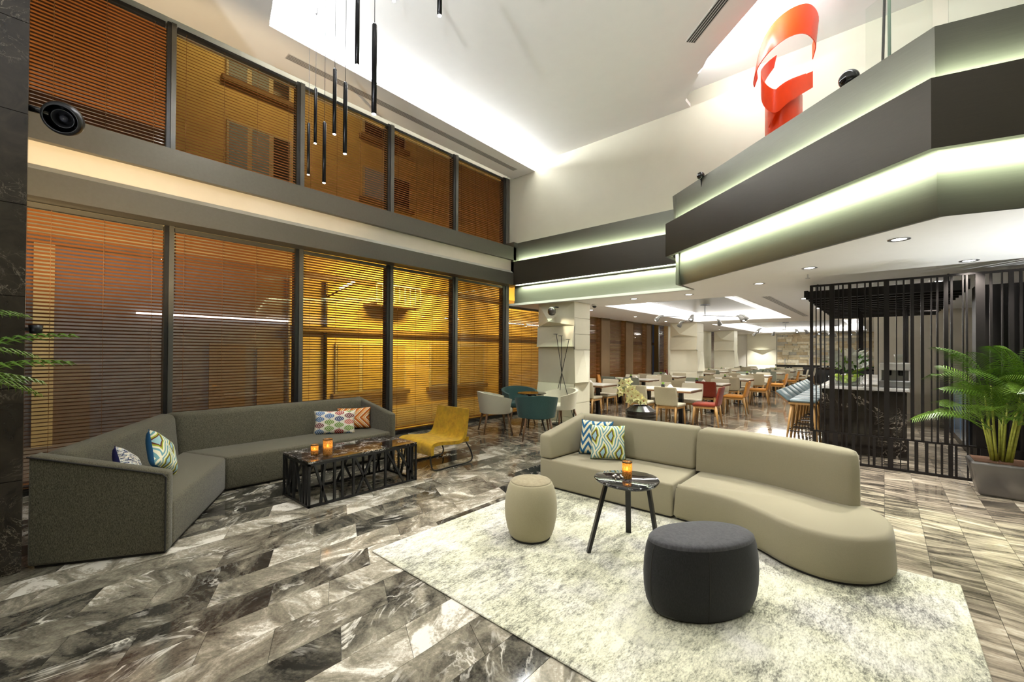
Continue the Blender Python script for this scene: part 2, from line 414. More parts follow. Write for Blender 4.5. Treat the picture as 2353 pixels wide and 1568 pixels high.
# ------------------------------------------------------------------ balcony: stacked angled bands with light slots
def offset_path(path, o):
    P = [Vector(p) for p in path]; out = []
    ns = []
    for a, b in zip(P, P[1:]):
        d = (b-a).normalized(); ns.append(Vector((-d.y, d.x)))
    for i, p in enumerate(P):
        if i == 0: out.append(p+ns[0]*o)
        elif i == len(P)-1: out.append(p+ns[-1]*o)
        else:
            n1, n2 = ns[i-1], ns[i]; b = (n1+n2).normalized(); out.append(p+b*(o/b.dot(n1)))
    return out
def run(path, prof):                            # sweep a closed profile (offset, z) along a plan path
    mb = MB(); n = len(prof); cols = [offset_path(path, o) for o, z in prof]
    vs_ = [(cols[j][i].x, cols[j][i].y, prof[j][1]) for i in range(len(path)) for j in range(n)]
    fs = [(i*n+j, i*n+(j+1) % n, (i+1)*n+(j+1) % n, (i+1)*n+j) for i in range(len(path)-1) for j in range(n)]
    fs += [tuple(range(n)), tuple((len(path)-1)*n+j for j in range(n-1, -1, -1))]
    return mb.add(vs_, fs)
B1 = [(-6.60, 7.41), (-2.60, 7.41)]
B2 = [(-2.67, 6.82), (.272, 4.50), (5.5, 5.86)]
band = [(0, 3.06), (0, 3.60), (.025, 3.60), (.025, 3.09), (.055, 3.09), (.055, 3.06)]
up = lambda a, b: [(a, 4.06), (a+.04, 4.06), (b+.04, 3.45), (b, 3.45)]
def lowprof(t, b):
    c = [(t, 3.13), (t-.008, 2.98), (t-.012, 2.86), (t+.0, 2.74), (b, 2.60)]
    return c+[(o+.03, z) for o, z in reversed(c)]
struct('trim_1', run(B1, band), 'band')['label'] = 'dark bronze balcony band beside the window beam'
struct('trim_2', run(B2, band), 'band')['label'] = 'dark bronze angled band of the front balcony'
struct('trim_3', run(B1, up(.14, .20)), 'bronze')['label'] = 'upper bronze panel below the beige wall'
struct('trim_4', run(B2, up(.125, .17)), 'bronze')['label'] = 'upper bronze parapet of the front balcony'
struct('trim_5', run([(-6.60, 7.41), (-2.60, 7.41)], lowprof(.21, .17)), 'bronze', auto=40)['label'] = 'lower bronze panel under the balcony beside the windows'
struct('trim_6', run(B2, lowprof(.20, .24)), 'bronze', auto=40)['label'] = 'lower bronze panel of the front balcony'
struct('trim_7', MB().prism([(-2.52, 6.86), (-2.50, 7.62), (-2.46, 7.62), (-2.48, 6.88)], 2.60, 4.06), 'bronze')['label'] = 'bronze end panel where the balcony steps forward'
struct('trim_8', MB().prism([(-2.67, 6.82), (-2.64, 7.41), (-2.58, 7.41), (-2.58, 6.80)], 3.06, 3.60), 'band')['label'] = 'dark end of the front balcony band'
struct('trim_16', MB().box(XW if False else -6.78, -6.46, 7.41, 7.70, 3.06, 4.06), 'bronze')['label'] = 'bronze corner block joining beam and balcony'
# landing slab behind the parapet
struct('trim_9', MB().prism([(-2.44, 7.5), (-2.44, 7.05), (.33, 4.86), (6, 6.34), (6, 7.5)], 3.06, 3.14), 'ceiling')['label'] = 'upper landing slab behind the balcony'
struct('trim_10', MB().box(-6.5, -2.4, 7.52, 8.3, 3.06, 3.14), 'ceiling')['label'] = 'upper landing slab over the dining entrance'
def strip(path, o, z, direction_in, zdir, watts, w=.05, spread=2.3):
    P = offset_path(path, o)
    for a, b, p, q in zip(P, P[1:], path, path[1:]):
        d = (b-a); L = d.length; d.normalize(); n = Vector((-d.y, d.x)); c = (a+b)/2
        area('led_strip', (c.x, c.y, z), (n.x*direction_in, n.y*direction_in, zdir), L*.985, w, watts*L, COOL, (d.x, d.y, 0), spread)
strip(B1, .06, 3.565, .95, .35, 22*K, .04); strip(B2, .055, 3.565, .95, .35, 26*K, .04)
strip(B1, .085, 3.085, .75, -.66, 22*K, .04); strip(B2, .085, 3.085, .75, -.66, 22*K, .04)

# ------------------------------------------------------------------ window wall: beam, mullions, glass, blinds
YB0, YB1 = -2.6, 7.41
struct('trim_11', MB().box(XW, -6.46, YB0, YB1, 3.06, 3.335), 'beam')['label'] = 'grey lower band of the beam between window rows'
struct('trim_12', MB().prism([(XW, 0), (-6.46, 0), (-6.53, 1), (XW, 1)], 0, 1).__class__().hexa(
    [(XW, YB0, 3.335), (-6.46, YB0, 3.335), (-6.46, YB1, 3.335), (XW, YB1, 3.335)],
    [(XW, YB0, 3.40), (-6.535, YB0, 3.40), (-6.535, YB1, 3.40), (XW, YB1, 3.40)]), plain('pale_lip', (.42, .41, .35), .4, .2))['label'] = 'pale sloping lip of the window beam'
struct('trim_13', MB().box(XW, -6.54, YB0, YB1, 3.40, 3.64), 'cream')['label'] = 'cream recessed band of the window beam'
struct('trim_14', MB().box(XW, -6.46, YB0, YW-.05, 3.64, 3.94), 'beam')['label'] = 'grey upper band of the beam between window rows'
struct('trim_15', MB().box(-6.95, -6.60, YB0, 27.5, -.02, .075), 'gloss_black')['label'] = 'glossy black sill strip along the window foot'
BAYS = [(-1.95, -.43), (-.38, 1.11), (1.20, 2.67), (2.78, 4.25), (4.37, 5.80), (5.92, 7.34)]
MUL = [(-.43, -.38), (1.11, 1.20), (2.67, 2.78), (4.25, 4.37), (5.80, 5.92), (7.34, 7.53)]
for i, (a, b) in enumerate(MUL[1:]):
    t = thing('trim_%d' % (20+i), 'dark window mullion %s' % ['beside the bay nearest the marble column', 'between second and third bay', 'between third and fourth bay', 'between fourth and fifth bay', 'at the corner below the balcony'][i], kind='structure', loc=(XW, a, 0))
    w = b-a
    put('mullion_lower', MB().box(-.10, .03, 0, w, .07, 3.06), 'mullion', t)
    put('mullion_upper', MB().box(-.10, .03, 0, w, 3.94, 5.62), 'mullion', t)
    put('cover_strip', MB().box(.03, .045, w*.45, w, .07, 3.06), 'mullion_face', t)
    put('cover_strip', MB().box(.03, .045, w*.45, w, 3.94, 5.62), 'mullion_face', t)
SLAT_PITCH = .0402
def slat_mesh(width, depth=.050):
    mb = MB(); n = 3; vs_ = []
    for j, (x, z) in enumerate([(-depth/2, 0), (-depth*.2, .0028), (depth*.2, .0028), (depth/2, 0), (depth*.2, -.0006), (-depth*.2, -.0006)]):
        vs_ += [(x, 0, z), (x, width, z)]
    mb.add(vs_, [(2*j, 2*((j+1) % 6), 2*((j+1) % 6)+1, 2*j+1) for j in range(6)]+[tuple(2*j for j in range(5, -1, -1)), tuple(2*j+1 for j in range(6))])
    return mb.mesh('slat')
cordm = plain('blind_cord', (.20, .09, .03), .8)
def blind(a, b, z0, z1, tilt, label):
    t = thing('venetian_blind', label, 'blind', (XW, a, z0), 0, 'wooden venetian blinds along the glass wall')
    w = b-a-.02
    sm = slat_mesh(w); sm.materials.append(M['slat'])
    n = int((z1-z0-.06)/SLAT_PITCH)
    for i in range(n):
        tt = tilt[0]+(tilt[1]-tilt[0])*i/n
        put('slat', sm, None, t, loc=(0, .01, .03+i*SLAT_PITCH), rot=(0, math.radians(-tt), 0))
    put('head_rail', MB().box(-.03, .03, .01, w, z1-z0-.05, z1-z0), 'mullion' if z0 > 2 else 'beam', t)
    put('bottom_rail', MB().box(-.026, .026, .01, w, 0, .016), 'slat', t)
    for q in (.07, .36, .64, .93):
        put('ladder_cord', MB().box(.026, .029, w*q, w*q+.004, .01, z1-z0-.03), cordm, t)
    return t
NAMES = ['', 'beside the dark marble column', 'second from the dark marble column', 'third from the dark marble column', 'fourth from the dark marble column', 'at the corner below the balcony']
for i in range(1, 6):
    a, b = BAYS[i]
    blind(a, b, .09, 3.05, (17, 17), 'brown wooden blind of the lower window bay '+NAMES[i])
    blind(a, b, 3.95, 5.60, (13, 13) if i == 1 else (-36, -40), 'brown wooden blind of the upper window bay '+NAMES[i])
    for lv, (z0, z1) in enumerate(((.07, 3.06), (3.94, 5.62))):
        wn = thing('window_%d' % (i*2-1+lv), 'glass pane in the %s window bay %s' % (('lower', 'upper')[lv], NAMES[i]), kind='structure', loc=(XW-.06, a, z0))
        put('pane', MB().box(-.006, .006, 0, b-a, 0, z1-z0), 'glass', wn)
# narrow bay between corner and panelled column
blind(7.55, 8.9, .09, 2.60, (15, 15), 'brown wooden blind in the narrow bay behind the panelled column')
wn = thing('window_11', 'glass pane of the narrow bay behind the panelled column', kind='structure', loc=(XW-.06, 7.53, .07))
put('pane', MB().box(-.006, .006, 0, 1.4, 0, 2.53), 'glass', wn)
# ------------------------------------------------------------------ street outside the windows
XF = -11.0
fac = plain('street_plaster', (.62, .47, .20), .85, var=.10, scale=2)
dkf = plain('street_shopfront', (.17, .15, .14), .7, var=.15)
sill_m = plain('street_stone', (.20, .14, .08), .8)
shut = plain('street_shutter', (.45, .34, .12), .6, var=.1, stretch=(1, 1, 40), scale=2)
frame_m = plain('street_window_frame', (.48, .44, .32), .6)
dark_glass = plain('street_dark_glass', (.03, .035, .04), .12)
lit_glass = glow('street_lit_pane', (.10, .12, .10), .30)
bld = thing('apartment_building', 'yellow lit plaster building across the street behind the blinds', 'building', (XF, 0, 0))
put('wall', MB().box(-.4, 0, 4.25, 26, -.2, 10), fac, bld)
put('wall', MB().box(-.4, 0, -9, 4.25, 3.35, 10), fac, bld)
put('shopfront', MB().box(-.5, -.1, -9, 4.25, -.2, 3.35), dkf, bld)
put('ledge', MB().box(0, .18, -9, 26, 3.35, 3.50), sill_m, bld)
put('ledge', MB().box(0, .12, 4.25, 26, 1.98, 2.14), sill_m, bld)
put('light_line', MB().box(-.1, .02, 1.4, 4.2, 2.20, 2.25), glow('street_light_line', (.95, .93, 1), 2.2), bld)
put('pilaster', MB().box(-.1, .02, .05, .30, -.2, 3.35), fac, bld)
put('drain_pipe', MB().tube([(.06, on_x(745, 800, XF).y, -.2), (.06, on_x(745, 800, XF).y, 3.3)], .045), 'black', bld)
def street_window(x0, y0, x1, y1, pane_mat, shutter=False, cols=3):
    a = on_x(x0, y1, XF); b = on_x(x1, y0, XF)
    ya, yb = a.y, b.y; za = on_x((x0+x1)/2, y1, XF).z; zb = on_x((x0+x1)/2, y0, XF).z
    w = put('window', MB().box(0, .06, ya, yb, za, zb), frame_m, bld)
    n = cols; s = (yb-ya)/n
    for i in range(n):
        put('shutter' if shutter else 'pane', MB().box(.06, .075, ya+i*s+.05, ya+(i+1)*s-.05, za+.06, zb-.06), shut if shutter else (pane_mat if i != n-1 else dark_glass), w)
    put('sill', MB().box(0, .16, ya-.1, yb+.1, za-.12, za), sill_m, w)
street_window(518, 105, 668, 210, lit_glass); street_window(518, 300, 668, 410, lit_glass)
street_window(832, 250, 930, 330, dark_glass, cols=2); street_window(832, 400, 940, 470, lit_glass, cols=2)
street_window(768, 790, 930, 900, shut, True, 3); street_window(985, 790, 1110, 885, shut, True, 2)
for dx0, dy0, dx1, dy1 in ((112, 838, 205, 1010), (480, 790, 560, 1000), (590, 800, 650, 900)):
    a_ = on_x(dx0, dy0, XF-.1); b_ = on_x(dx1, dy1, XF-.1)
    put('dark_doorway', MB().box(-.12, -.06, a_.y, b_.y, -.2, a_.z), sill_m, bld)
# small balcony with rail on the facade
bal = put('balcony_slab', MB().box(0, .7, on_x(835, 700, XF).y, on_x(935, 700, XF).y, 2.75, 2.85), sill_m, bld)
y0, y1 = on_x(835, 700, XF).y, on_x(935, 700, XF).y
for i in range(9):
    yy = y0+(y1-y0)*i/8
    put('rail_bar', MB().box(.66, .69, yy-.012, yy+.012, 2.85, 3.35), frame_m, bal)
put('hand_rail', MB().box(.65, .70, y0, y1, 3.33, 3.37), frame_m, bal)
struct('floor_street', MB().box(-12, -6.9, -9, 27, -.3, -.18), plain('asphalt', (.20, .17, .13), .8))['label'] = 'street pavement outside'
lampt = thing('street_lamp', 'slanting tube street lamp fixed to the yellow building', 'lamp', (XF+.5, on_x(770, 655, XF+.5).y, 0))
put('lamp_arm', MB().tube([(-.5, 0, 2.9), (.0, .1, 3.05), (.0, .5, 3.28)], .02), 'black', lampt)
put('lamp_tube', MB().tube([(.0, .12, 3.10), (.0, .52, 3.34)], .035), glow('street_tube_glow', (1, .70, .22), 9), lampt)
area('street_light', (XF+1.5, 7.0, 3.3), (-.85, .05, -.5), 2.6, .4, 270*K, (1, .64, .12), (0, 1, 0))
area('street_light', (XF+1.6, 12.5, 3.6), (-.75, .05, -.75), 2.4, .4, 90*K, (1, .60, .14), (0, 1, 0))
area('street_light', (XF+2.2, 3.5, 8.6), (-.85, .1, -.3), 2.4, .5, 45*K, (1, .70, .28), (0, 1, 0))
area('street_light', (XF+2.3, .8, 3.2), (-.85, .05, -.6), 3.0, .4, 42*K, (.98, .92, .95), (0, 1, 0))

# ------------------------------------------------------------------ dark marble column on the left
t = thing('wall_pier', None, None, (0, 0, 0), kind='structure'); t['label'] = 'dark veined marble pier at the sofa end'
for i in range(9):
    put('marble_slab', MB().box(-5.5, -4.37, -1.6, -.015, i*.62+.002, min((i+1)*.62-.002, 5.6)), 'column_marble', t)
up_l = thing('wall_sconce', 'small black uplighter cup on the side of the dark marble pier', 'lamp', (-4.43, -.015, 1.66))
put('cup', MB().lathe([(.012, -.05), (.030, -.045), (.036, .01), (.032, .01), (.026, -.035), (.012, -.04)], 20, 0, .05, loop=True), 'black', up_l, smooth=True)
put('cup_floor', MB().lathe([(.001, -.046), (.014, -.046), (.014, -.042), (.001, -.042)], 14, 0, .05), 'black', up_l)
put('bracket', MB().box(-.012, .012, 0, .02, -.03, -.01), 'black', up_l)
spot('sconce_light', (-4.43, .035, 1.665), (-6.75, 1.05, 3.25), 400*K, 74, .35, (1, .74, .42), .004)
spotl = thing('globe_spotlight', 'large black globe spotlight on the dark marble pier', 'spotlight', (-4.37, -.015, 3.17))
put('arm', MB().tube([(-.06, 0, 0), (-.06, .05, 0), (-.04, .10, -.01)], .022), 'gloss_black', spotl, smooth=True)
ax = Matrix.Rotation(math.radians(62), 4, 'Y') @ Matrix.Rotation(math.radians(-20), 4, 'X')
def shade(mb_prof, n=32): return MB().lathe(mb_prof, n)
sh = put('shade', MB().lathe([(.02, -.13), (.09, -.115), (.135, -.07), (.155, -.01), (.15, .05), (.125, .10), (.118, .098), (.14, .05), (.143, -.01), (.125, -.06), (.08, -.10), (.02, -.115)], 36), 'black', spotl, smooth=True)
sh.location = (-.03, .165, -.02); sh.rotation_euler = (math.radians(115), 0, math.radians(75))
sh.scale = (.72, .72, .72)
q = put('reflector', MB().lathe([(.03, -.10), (.075, -.06), (.085, .02), (.078, .02), (.06, -.05), (.02, -.09)], 28), 'black', sh, smooth=True)
put('bulb', MB().lathe([(.005, -.06), (.03, -.05), (.035, -.03), (.02, -.01), (.003, -.005)], 16), plain('grey_lens', (.03, .03, .035), .12), sh, smooth=True)

# ------------------------------------------------------------------ panelled columns between lounge and dining
def column(name, x0, x1, y0, y1, label, detail=True):
    t = thing(name, label, None, (0, 0, 0), kind='structure')
    put('core', MB().box(x0+.02, x1-.02, y0+.02, y1-.02, 0, ZD), 'panel', t)
    W = x1-x0; D = y1-y0
    zs = [0, .52, .72, .78, 1.68, 2.10, 2.18, 2.60]
    fr = [(0, .10), (.10, .55), (.55, .83), (.83, 1.62), (1.62, 2.08), (2.08, 2.60)]
    for i, (a, b) in enumerate(fr):             # front: flat, wedge and pyramid tiles
        g = .004
        x0g, x1g = x0, x1
        d0 = y0
        if i == 2: mb = MB().hexa([(x0, d0+.02, a+g), (x0, d0-.07, a+g), (x1, d0-.02, a+g), (x1, d0+.02, a+g)], [(x0, d0+.02, b-g), (x0, d0-.01, b-g), (x1, d0, b-g), (x1, d0+.02, b-g)])
        elif i == 4: mb = MB().hexa([(x0, d0+.02, a+g), (x0, d0-.06, a+g), (x1, d0-.10, a+g), (x1, d0+.02, a+g)], [(x0, d0+.02, b-g), (x0, d0-.03, b-g), (x1, d0-.01, b-g), (x1, d0+.02, b-g)])
        elif i == 5:
            mb = MB().add([(x0, d0, a+g), (x1, d0, a+g), (x1, d0, b), (x0, d0, b), (x0+W*.42, d0-.16, a+.10)], [(0, 1, 4), (1, 2, 4), (2, 3, 4), (3, 0, 4), (3, 2, 1, 0)])
        else: mb = MB().box(x0, x1, d0, d0+.02, a+g, b-g)
        put('wall_tile', mb, 'panel', t)
    sd = [(0, .40), (.40, .84), (.84, 1.56), (1.56, 1.90), (1.90, 2.25), (2.25, 2.60)]
    for i, (a, b) in enumerate(sd):
        g = .004
        if i == 2: mb = MB().hexa([(x1, y0, a+g), (x1+.03, y0, a+g), (x1+.14, y1-D*.45, a+.02), (x1, y1, a+g)], [(x1, y0, b-g), (x1+.005, y0, b-g), (x1+.02, y1-D*.45, b-g), (x1, y1, b-g)])
        else: mb = MB().box(x1-.02, x1, y0, y1, a+g, b-g)
        put('wall_tile', mb, 'panel', t)
    return t
column('wall_pier', -5.97, -5.0, 7.73, 8.37, 'cream panelled pier with folded tiles at the dining entrance')
column('wall_pier', -5.96, -5.0, 15.7, 16.4, 'cream panelled pier among the dining tables')
column('wall_pier', -6.30, -5.4, 22.3, 22.9, 'cream panelled pier far back in the dining room')
sp = thing('wall_spotlight', 'grey ball spotlight high on the cream panelled pier', 'spotlight', tuple(on_y(1268, 715, 7.42)))
put('shell', MB().lathe([(.01, -.09), (.05, -.08), (.085, -.03), (.09, .03), (.07, .075), (.062, .07), (.07, .03), (.06, -.02), (.02, -.05)], 24), plain('grey_spot', (.20, .19, .18), .25, .7), sp, smooth=True, rot=(math.radians(205), math.radians(20), 0))
put('bracket', MB().tube([(0, .03, .06), (-.02, .16, .10), (-.02, .30, .10)], .016), 'black', sp)
spot('wall_spotlight_beam', tuple(on_y(1268, 722, 7.40)), (-4.9, 7.75, 1.9), 22*K, 60, .6, (1, .86, .62))

# ------------------------------------------------------------------ dining windows
for i, (a, b) in enumerate([(8.9, 10.1), (10.3, 11.9), (12.45, 13.6), (14.15, 15.3), (16.5, 17.4), (18.2, 19.6), (20.2, 21.8), (23.2, 24.6), (25.2, 26.8)]):
    t = thing('window_%d' % (12+i), 'tall dining window with brown blind, number %s from the lounge' % ['one', 'two', 'three', 'four', 'five', 'six', 'seven', 'eight', 'nine'][i], kind='structure', loc=(XW, a, 0))
    put('pane', MB().box(-.07, -.06, 0, b-a, .08, 2.6), 'glass', t)
    mb = MB(); n = 58
    for k in range(n):
        z = .10+k*.043
        mb.hexa([(-.024, 0, z+.006), (.024, 0, z-.006), (.024, b-a, z-.006), (-.024, b-a, z+.006)], [(-.024, 0, z+.009), (.024, 0, z-.003), (.024, b-a, z-.003), (-.024, b-a, z+.009)])
    put('blind_slats', mb, 'slat', t, kind='stuff')
for a, b, mt in [(10.1, 10.3, 'mullion'), (11.9, 12.45, 'bm'), (13.6, 14.15, 'bm'), (15.3, 15.7, 'bm'), (16.4, 16.5, 'mullion'), (17.4, 18.2, 'panel'), (19.6, 20.2, 'bm'), (21.8, 23.2, 'panel'), (24.6, 25.2, 'bm'), (26.8, 27.5, 'panel')]:
    struct('wall_left', MB().box(XW-.12, XW+.06, a, b, 0, 2.62), M.setdefault('bm', plain('pier_brown', (.13, .078, .030), .8)) if mt == 'bm' else mt)['label'] = 'narrow pier between dining windows'
# far wall: folded panel and stone cladding
t = thing('wall_panel', None, None, kind='structure'); t['label'] = 'pale folded wall panel at the end of the dining room'
for a, b in ((0, .55), (.55, 1.72), (1.72, 2.60)): put('wall_tile', MB().box(-5.95, -4.50, 27.42, 27.5, a+.004, b-.004), 'panel', t)
put('fold', MB().add([(-5.9, 27.42, 1.74), (-4.55, 27.42, 1.74), (-5.2, 27.2, 1.72), (-5.25, 27.42, 1.48)], [(0, 1, 2), (0, 2, 3), (2, 1, 3), (0, 3, 1)]), 'panel', t)
put('fold', MB().hexa([(-5.9, 27.30, .56), (-4.55, 27.30, .56), (-4.55, 27.42, .56), (-5.9, 27.42, .56)], [(-5.9, 27.41, .85), (-4.55, 27.41, .85), (-4.55, 27.42, .85), (-5.9, 27.42, .85)]), 'panel', t)
stone = [plain('stone_%s' % n, c, .8, var=.2, scale=8) for n, c in (('sand', (.55, .47, .30)), ('pale', (.66, .60, .44)), ('grey', (.40, .37, .29)), ('tan', (.47, .37, .22)))]
t = thing('wall_stone', None, None, kind='structure'); t['label'] = 'rough stone-block wall behind the buffet'
rnd = random.Random(3); z = .9
while z < 2.58:
    h = rnd.choice((.10, .14, .18)); x = -4.45
    h = min(h, 2.6-z)
    while x < -.2:
        w = rnd.uniform(.22, .55)
        put('stone_block', MB().box(x+.005, min(x+w, -.2)-.005, 27.42-rnd.uniform(0, .05), 27.5, z+.004, z+h-.004), rnd.choice(stone), t)
        x += w
    z += h
struct('wall_back', MB().box(-.2, 6, 14.6, 14.75, 0, 2.6), plain('bar_wall', (.66, .62, .52), .6, var=.03))['label'] = 'beige wall behind the bar'
bf = thing('buffet_counter', 'long black buffet counter in front of the stone wall', 'counter', (-4.3, 26.2, 0))
put('body', MB().box(0, 4.0, 0, .8, 0, .86), 'black', bf); put('top', MB().box(-.05, 4.05, -.05, .85, .86, .92), 'gloss_black', bf)
put('shelf', MB().box(.3, 3.6, .3, .7, 1.25, 1.28), 'rail_glass', bf); 
for k in range(4): put('shelf_post', MB().box(.3+k*1.08, .33+k*1.08, .48, .51, .92, 1.25), 'steel', bf)
bf2 = thing('island_counter', 'black serving island in front of the buffet counter', 'counter', (-2.2, 23.6, 0))
put('body', MB().box(0, 1.9, 0, .9, 0, .80), 'black', bf2); put('top', MB().box(-.05, 1.95, -.05, .95, .80, .86), 'gloss_black', bf2)
whitep = plain('porcelain', (.82, .81, .78), .25)
for k in range(7):
    p = put('plate_stack', MB().lathe([(.02, 0), (.08, .005), (.11, .06), (.11, .09), (.10, .09), (.02, .07)], 16), whitep, loc=(-2.05+k*.26, 23.9+.2*(k % 2), .861), smooth=True)
    tag(p, 'stack of white plates on the black serving island', 'plates', 'plate stacks on the serving island')

# ------------------------------------------------------------------ ceiling fittings
lens = glow('downlight_lens', (1, .97, .9), 14)
def downlight(x, y, z, label, watts=28, r=.055, light=True, target=None):
    t = thing('downlight', label, 'downlight', (x, y, z), 0, 'recessed ceiling downlights')
    put('trim_ring', MB().lathe([(r, 0), (r+.028, -.002), (r+.030, -.006), (r, -.004)], 24, loop=True), 'steel', t, smooth=True)
    put('lens', MB().lathe([(.001, .002), (r, .002), (r, -.001), (.001, -.001)], 20), lens, t)
    if light: spot('downlight_beam', (x, y, z-.02), target or (x, y, 0), watts*K, 100, .6, WHITE, .05)
W3 = 'round recessed downlight in the low ceiling '
for (px, py), lb in {(2066, 550): W3+'nearest the balcony bend', (2227, 599): W3+'above the black slat screen', (1860, 616): W3+'beside the sprinkler', (1744, 652): W3+'between sprinkler and first light tray', (1583, 677): W3+'at the balcony step', (1457, 687): W3+'above the orchid vase'}.items():
    p = on_z(px, py, ZD); downlight(p.x, p.y, ZD, lb, 160)
DLN = ['over the first window-row dining table', 'over the second window-row dining table', 'over the third window-row dining table', 'over the nearest bar stools', 'over the farther bar stools', 'past the end of the long dining air vent', 'between the two ceiling light trays', 'over the fourth window-row dining table', 'over the sixth window-row dining table', 'washing the folded far wall panel', 'over the window end of the buffet', 'over the bar end of the buffet', 'over the coffee machine', 'over the back bar bottles']
for i, (x, y) in enumerate([(-5.7, 9.6), (-5.7, 12.2), (-5.7, 14.6), (-1.2, 10.2), (-1.2, 12.6), (-1.2, 16.4), (-3.6, 16.3), (-5.7, 18.6), (-5.7, 21.0), (-5.25, 26.6), (-3.4, 26.2), (-1.6, 26.2), (.62, 9.0), (.75, 11.4)]):
    downlight(x, y, ZD, 'small recessed downlight '+DLN[i], (165 if x > -5.5 else 85) if i != 9 else 260, .045)
pr_ = on_z(1856, 631, ZD)
t = thing('sprinkler', 'small sprinkler head under the low ceiling', 'sprinkler', tuple(pr_))
put('stem', MB().tube([(0, 0, 0), (0, 0, -.05)], .008), 'steel', t); put('deflector', MB().lathe([(.002, -.05), (.03, -.052), (.03, -.056), (.002, -.058)], 12), 'steel', t)
pc = on_z(1366, 700, ZD)
t = thing('security_camera', 'small dome camera under the ceiling by the cream pier', 'camera', tuple(pc))
put('housing', MB().lathe([(.02, 0), (.06, 0), (.062, -.03), (.05, -.035)], 20), whitep, t, smooth=True); put('dome', MB().lathe([(.048, -.035), (.044, -.06), (.025, -.078), (.002, -.084)], 20), 'gloss_black', t, smooth=True)
def diffuser(p, q, width, n, z, label, slot=M['mullion']):
    p = Vector(p); q = Vector(q); d = (q-p).normalized(); nrm = Vector((-d.y, d.x))
    t = thing('linear_diffuser', label, 'air vent', (p.x, p.y, z), math.atan2(d.y, d.x)); L = (q-p).length
    put('frame', MB().box(0, L, -width/2-.01, width/2+.01, -.004, .004), plain('vent_white', (.6, .59, .57), .5), t)
    for i in range(n):
        c = -width/2+width*(i+.5)/n
        put('slot', MB().box(.01, L-.01, c-width/n*.30, c+width/n*.30, -.006, .0), slot, t)
diffuser((-6.24, 2.33), (-6.24, 7.2), .12, 4, 5.61, 'long slotted air vent in the strip beside the upper windows', plain('vent_grey', (.22, .215, .21), .5))
diffuser((-2.0, 5.97), (.2, 4.10), .13, 4, 5.78, 'slotted air vent in the high ceiling near the red sculpture')
diffuser((-1.71, 9.36), (-1.71, 14.95), .13, 3, ZD, 'long slotted air vent beside the dining light tray', plain('vent_grey2', (.25, .25, .25), .5))
def cone_chandelier(x, y, label, arms=6, tilt=0, r=1.1):
    t = thing('cone_chandelier', label, 'chandelier', (x, y, 0), tilt)
    z0 = ZD+.16
    put('canopy_plate', MB().lathe([(.12, z0), (.12, z0-.02), (.01, z0-.03)], 20), 'black', t)
    put('stem', MB().tube([(0, 0, z0), (0, 0, z0-.30)], .012), 'black', t)
    for k in range(arms):
        a = 2*PI*k/arms+.3; rr = r*(1 if k % 2 else .8)
        c, s_ = math.cos(a), math.sin(a); zz = z0-.30-.05*(k % 3)
        am = put('arm', MB().tube([(0, 0, z0-.28), (c*rr, s_*rr, zz)], .007, 6), 'black', t)
        put('cone_shade', MB().tube([(c*rr*.93, s_*rr*.93, zz+.03), (c*(rr+.03), s_*(rr+.03), zz), (c*(rr+.12), s_*(rr+.12), zz-.10)], [.015, .04, .065], 14), plain('shade_grey_%d' % k, (.17, .165, .15), .4), am, smooth=True)
        put('bulb', MB().lathe([(.002, -.02), (.03, -.01), (.03, .01), (.002, .02)], 12), lens, am, loc=(c*(rr+.11), s_*(rr+.11), zz-.09))
    return t
cone_chandelier(-3.5, 11.6, 'black chandelier with cone shades under the nearer dining light tray', 6, .2)
cone_chandelier(-3.0, 20.2, 'black chandelier with cone shades under the farther dining light tray', 6, .7, 1.3)
cone_chandelier(-1.6, 23.6, 'black chandelier with cone shades near the stone wall', 5, .1, .9)

# tube pendants over the grey sofa
star = glow('pendant_lens', (1, .96, .88), 60)
PD = [(-5.751, 2.434, 4.523, 3.846), (-5.317, 2.331, 4.764, 4.086), (-4.743, 2.181, 4.074, 3.397), (-4.310, 2.086, 4.443, 3.766), (-3.889, 1.987, 4.074, 3.397), (-2.906, 1.712, 3.978, 3.301)]
for (px, py), dep in {(820.5, 150): 3.75, (905, 2): 3.6, (1010, 36): 3.4}.items():
    p = Vector((0, 0, H))+ray(px, py)*dep; PD.append((p.x, p.y, p.z+.68, p.z))
ORD = ['closest to the windows', 'second from the windows', 'hanging lowest of the thin group', 'fourth from the windows', 'fifth from the windows', 'thick one in front of the ceiling vent', 'hanging high beside the thick one', 'hanging highest of all', 'closest to the rug']
for i, (x, y, z1, z0) in enumerate(PD):
    t = thing('tube_pendant', 'slim black tube pendant lamp, '+ORD[i], 'pendant lamp', (x, y, 0), 0, 'tube pendant lamps')
    put('tube', MB().lathe([(.004, z1+.02), (.012, z1+.015), (.019, z1), (.019, z0), (.016, z0), (.016, z0+.01)], 18), plain('pendant_black', (.012, .012, .013), .25, .6) if i == 0 else bpy.data.materials['pendant_black'], t, smooth=True)
    put('cable', MB().tube([(0, 0, z1), (0, 0, ZC)], .0025, 6), 'black', t)
    put('ceiling_cap', MB().lathe([(.012, ZC-.07), (.018, ZC-.05), (.018, ZC), (.004, ZC)], 12), 'steel', t)
    put('lens', MB().lathe([(.001, z0+.004), (.015, z0+.004), (.015, z0-.002), (.001, z0-.004)], 16), star, t)
    spot('pendant_beam', (x, y, z0-.02), (x, y, 0), 26*K, 70, .6, WHITE, .02)

